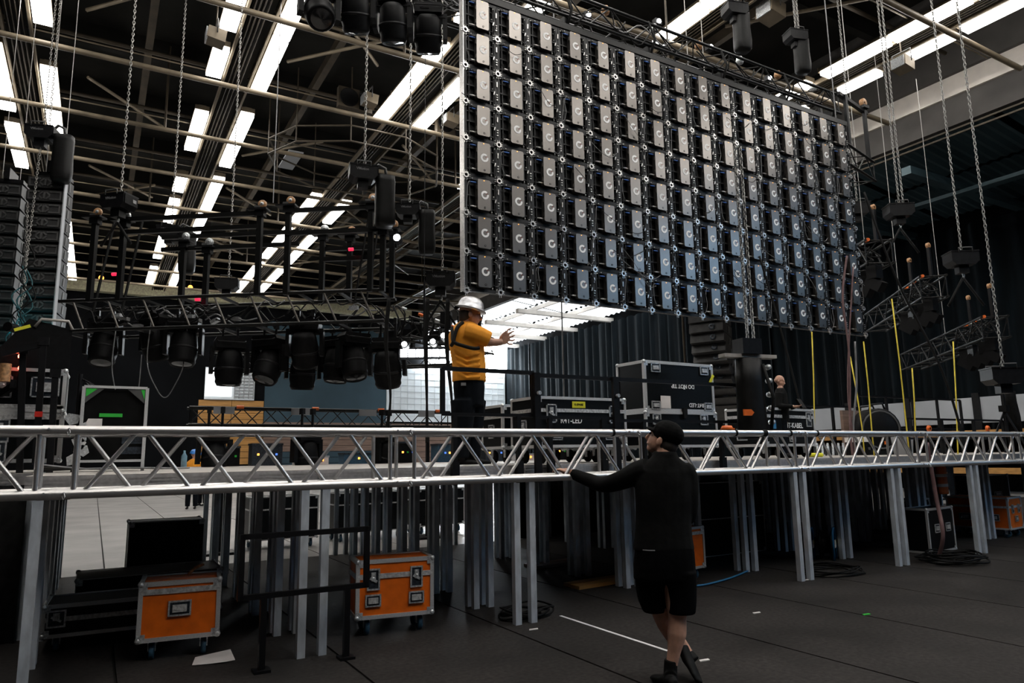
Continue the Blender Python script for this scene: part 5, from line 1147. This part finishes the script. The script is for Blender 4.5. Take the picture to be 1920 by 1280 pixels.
l1 = limb([K(868, 750, -.06), K(868, 790, -.06), K(864, 825, -.06), K(862, 858, -.06)], [.135, .115, .1, .095]); l2 = limb([K(890, 750, .14), K(888, 790, .14), K(886, 825, .14), K(885, 858, .14)], [.125, .11, .095, .09])
fuse(join(hp2, l1, l2), 'trousers', 'pants_dark', m2, .012, 3)
for c in (K(862, 866, -.06), K(885, 866, .14)):
    c.z = DZ+.005; sb, fr = shoe(c+L3(-.09, 0, 0), c+L3(.2, .04, 0), Vector((0, 0, 1))); fuse(join(sb, limb([c+Vector((0, 0, .05)), c+Vector((0, 0, .12))], [.055, .07])), 'boot', 'black_rubber', m2, .008, 2)
# helmet
hel = []
u = HR2 @ Vector((0, 0, 1)); Rh = HR2 @ Matrix.Rotation(-.10, 3, 'X')
def hh(a, b, h): return hg2(0, 0, .045)+Rh @ Vector((a, b, h))
rings = [[hh(r*.98*math.cos(t), r*1.12*math.sin(t), z) for t in [2*PI*k/28 for k in range(28)]] for r, z in ((.158, -.012), (.150, .0), (.128, .008), (.122, .05), (.108, .09), (.08, .118), (.045, .132), (.01, .136))]
MB().loft(rings, True).wpart('hard_hat', 'helmet_silver', m2, 'shiny silver hard hat')
MB().tube([hh(-.01, -.12+.0*k, .01) for k in range(1)]+[hh(0, -.15, -.02), hh(0, -.165, -.04)], .022, 6).wpart('hat_buckle', 'black_plastic', m2)
def strap(pts, w_=.02):
    return MB().tube(spline([K(*p) for p in pts], 6), w_, 6)
strap([(868, 604, -.12), (858, 613, -.17), (852, 630, -.19), (850, 641, -.20), (846, 648, -.17)]).wpart('harness_strap', 'black_rubber', m2)
strap([(848, 614, -.08), (849, 628, -.15), (851, 641, -.20), (868, 648, -.225), (888, 653, -.225), (899, 652, -.21)]).wpart('harness_strap', 'black_rubber', m2)
MB().box(K(869, 720, -.175), (.05, .02, .03), RX).wpart('belt_tag', 'cable_grey', m2)
# ---- bald man with a phone behind the cases
D3 = 12.2
def person_small(name_label, px_feet, hd, px, py_head, D, shirt, pants, headm=None, face=None, z0=None, phone=False, helmet=None, hr=.105):
    base = onf(px, py_head, D); t = thing('person', name_label, 'person', (base.x, base.y, z0)); H_ = base.z-z0
    f = face or L3(-.2, -.9, 0); s = (H_+.1)/1.75
    def q(r, a, u): return base+(f.cross(Vector((0, 0, 1))).normalized()*r+f.normalized()*a)*s+Vector((0, 0, u*s))
    hb, g, R = head(base, f+Vector((0, 0, -.25)), Vector((0, 0, 1)), s)
    arms = [limb([q(k*.19, 0, -.28), q(k*.24, .02, -.52), q(k*.1, .26, -.55)], [.05*s, .042*s, .03*s]) for k in (-1, 1)]
    hands = [hand(q(k*.09, .27, -.55), f, Vector((0, 0, -1)), f.cross(Vector((0, 0, 1)))*(-k), s, .5) for k in (-1, 1)]
    legs = [limb([q(k*.09, 0, -.8), q(k*.1, .02, -1.15), q(k*.11, 0, -1.55)], [.08*s, .06*s, .04*s]) for k in (-1, 1)]
    tor = MB().loft([[q(w_*math.cos(a), d*math.sin(a), u) for a in [2*PI*k/14 for k in range(14)]] for u, w_, d in ((-.12, .055, .06), (-.2, .07, .07), (-.5, .14, .09), (-.8, .15, .1), (-.9, .15, .1))])
    fuse(join(hb, tor, *arms, *hands, *legs), 'body', headm or 'skin', t, .012*s, 2)
    jk = MB().loft([[q(w_*math.cos(a), d*math.sin(a), u) for a in [2*PI*k/16 for k in range(16)]] for u, w_, d in ((-.15, .075, .075), (-.2, .15, .1), (-.27, .215, .12), (-.5, .21, .135), (-.8, .19, .13), (-.86, .19, .13))])
    sl = [limb([q(k*.17, 0, -.27), q(k*.25, .0, -.5), q(k*.25, .03, -.54), q(k*.12, .24, -.55)], [.075*s, .06*s, .058*s, .045*s]) for k in (-1, 1)]
    fuse(join(jk, *sl), 'jacket', shirt, t, .014*s, 3)
    pt = [limb([q(k*.08, 0, -.8), q(k*.1, .02, -1.15), q(k*.11, 0, -1.58)], [.11*s, .085*s, .07*s]) for k in (-1, 1)]
    fuse(join(*pt), 'trousers', pants, t, .016*s, 2)
    for k in (-1, 1):
        c = q(k*.11, -.05, -1.64); c.z = z0+.005; sb, fr = shoe(c, c+f.normalized()*.27*s, Vector((0, 0, 1))); sb.wpart('shoe', 'black_rubber', t)
    if phone: MB().box(q(0, .38, -.50), (.08, .03, .15), Matrix.Rotation(-.6, 3, 'X')).wpart('phone', 'black_plastic', t)
    if helmet:
        rg = [[g(r*math.cos(a)/1.0, r*1.15*math.sin(a), z) for a in [2*PI*k/16 for k in range(16)]] for r, z in ((.13, .035), (.115, .05), (.105, .09), (.07, .135), (.01, .15))]; MB().loft(rg).wpart('hard_hat', helmet, t)
    else: fuse(ball(g(0, -.03, .0), .081*s, .088*s, .06*s, R), 'hair', 'hair_dark' if not phone else 'skin_tan', t, .014*s, 1)
    return t
person_small('bald man in black looking at a phone behind the R4T-KABEL case', 0, D3, 1462, 714, 9.6, 'shirt_black', 'pants_dark', face=L3(.75, -.5, 0), z0=DZ, phone=True)
person_small('far worker with blue hard hat and orange top, left of two', 0, 40, 364, 851, 24.0, 'shirt_orange', 'pants_dark', face=L3(.3, -.9, 0), z0=0, helmet='helmet_blue')
person_small('far worker with blue hard hat and dark top, right of two', 0, 40, 384, 853, 25.6, 'pants_dark', 'pants_dark', face=L3(-.3, -.9, 0), z0=0, helmet='helmet_blue')
person_small('distant person in dark clothes behind the right stage', 0, 13, 1768, 829, 22.5, 'pants_dark', 'pants_dark', face=L3(-.6, -.7, 0), z0=0)
p = onf(1762, 868, 12.0); t = thing('hi_vis_stand_in', 'orange hi-vis jacket with pale stripes, added as stand-in for a person under the right stage', 'jacket', p)  # clothing added in place of a person's hi-vis legs
rg = [[Vector((w_*math.cos(a)+.01*math.sin(5*a), .06*math.sin(a), z)) for a in [2*PI*k/16 for k in range(16)]] for z, w_ in ((-.02, .05), (-.08, .13), (-.25, .12), (-.45, .13), (-.5, .13))]
MB().loft(rg).part('cloth', 'orange_plastic', t); MB().cyl((0, 0, -.02), (0, 0, 1.36-p.z), .01, 5).part('hook', 'black_steel', t)
for z in (-.2, -.36): MB().loft([[Vector((.135*math.cos(a), .066*math.sin(a), zz)) for a in [2*PI*k/16 for k in range(16)]] for zz in (z-.025, z+.025)], False).part('stripe', 'paper', t)
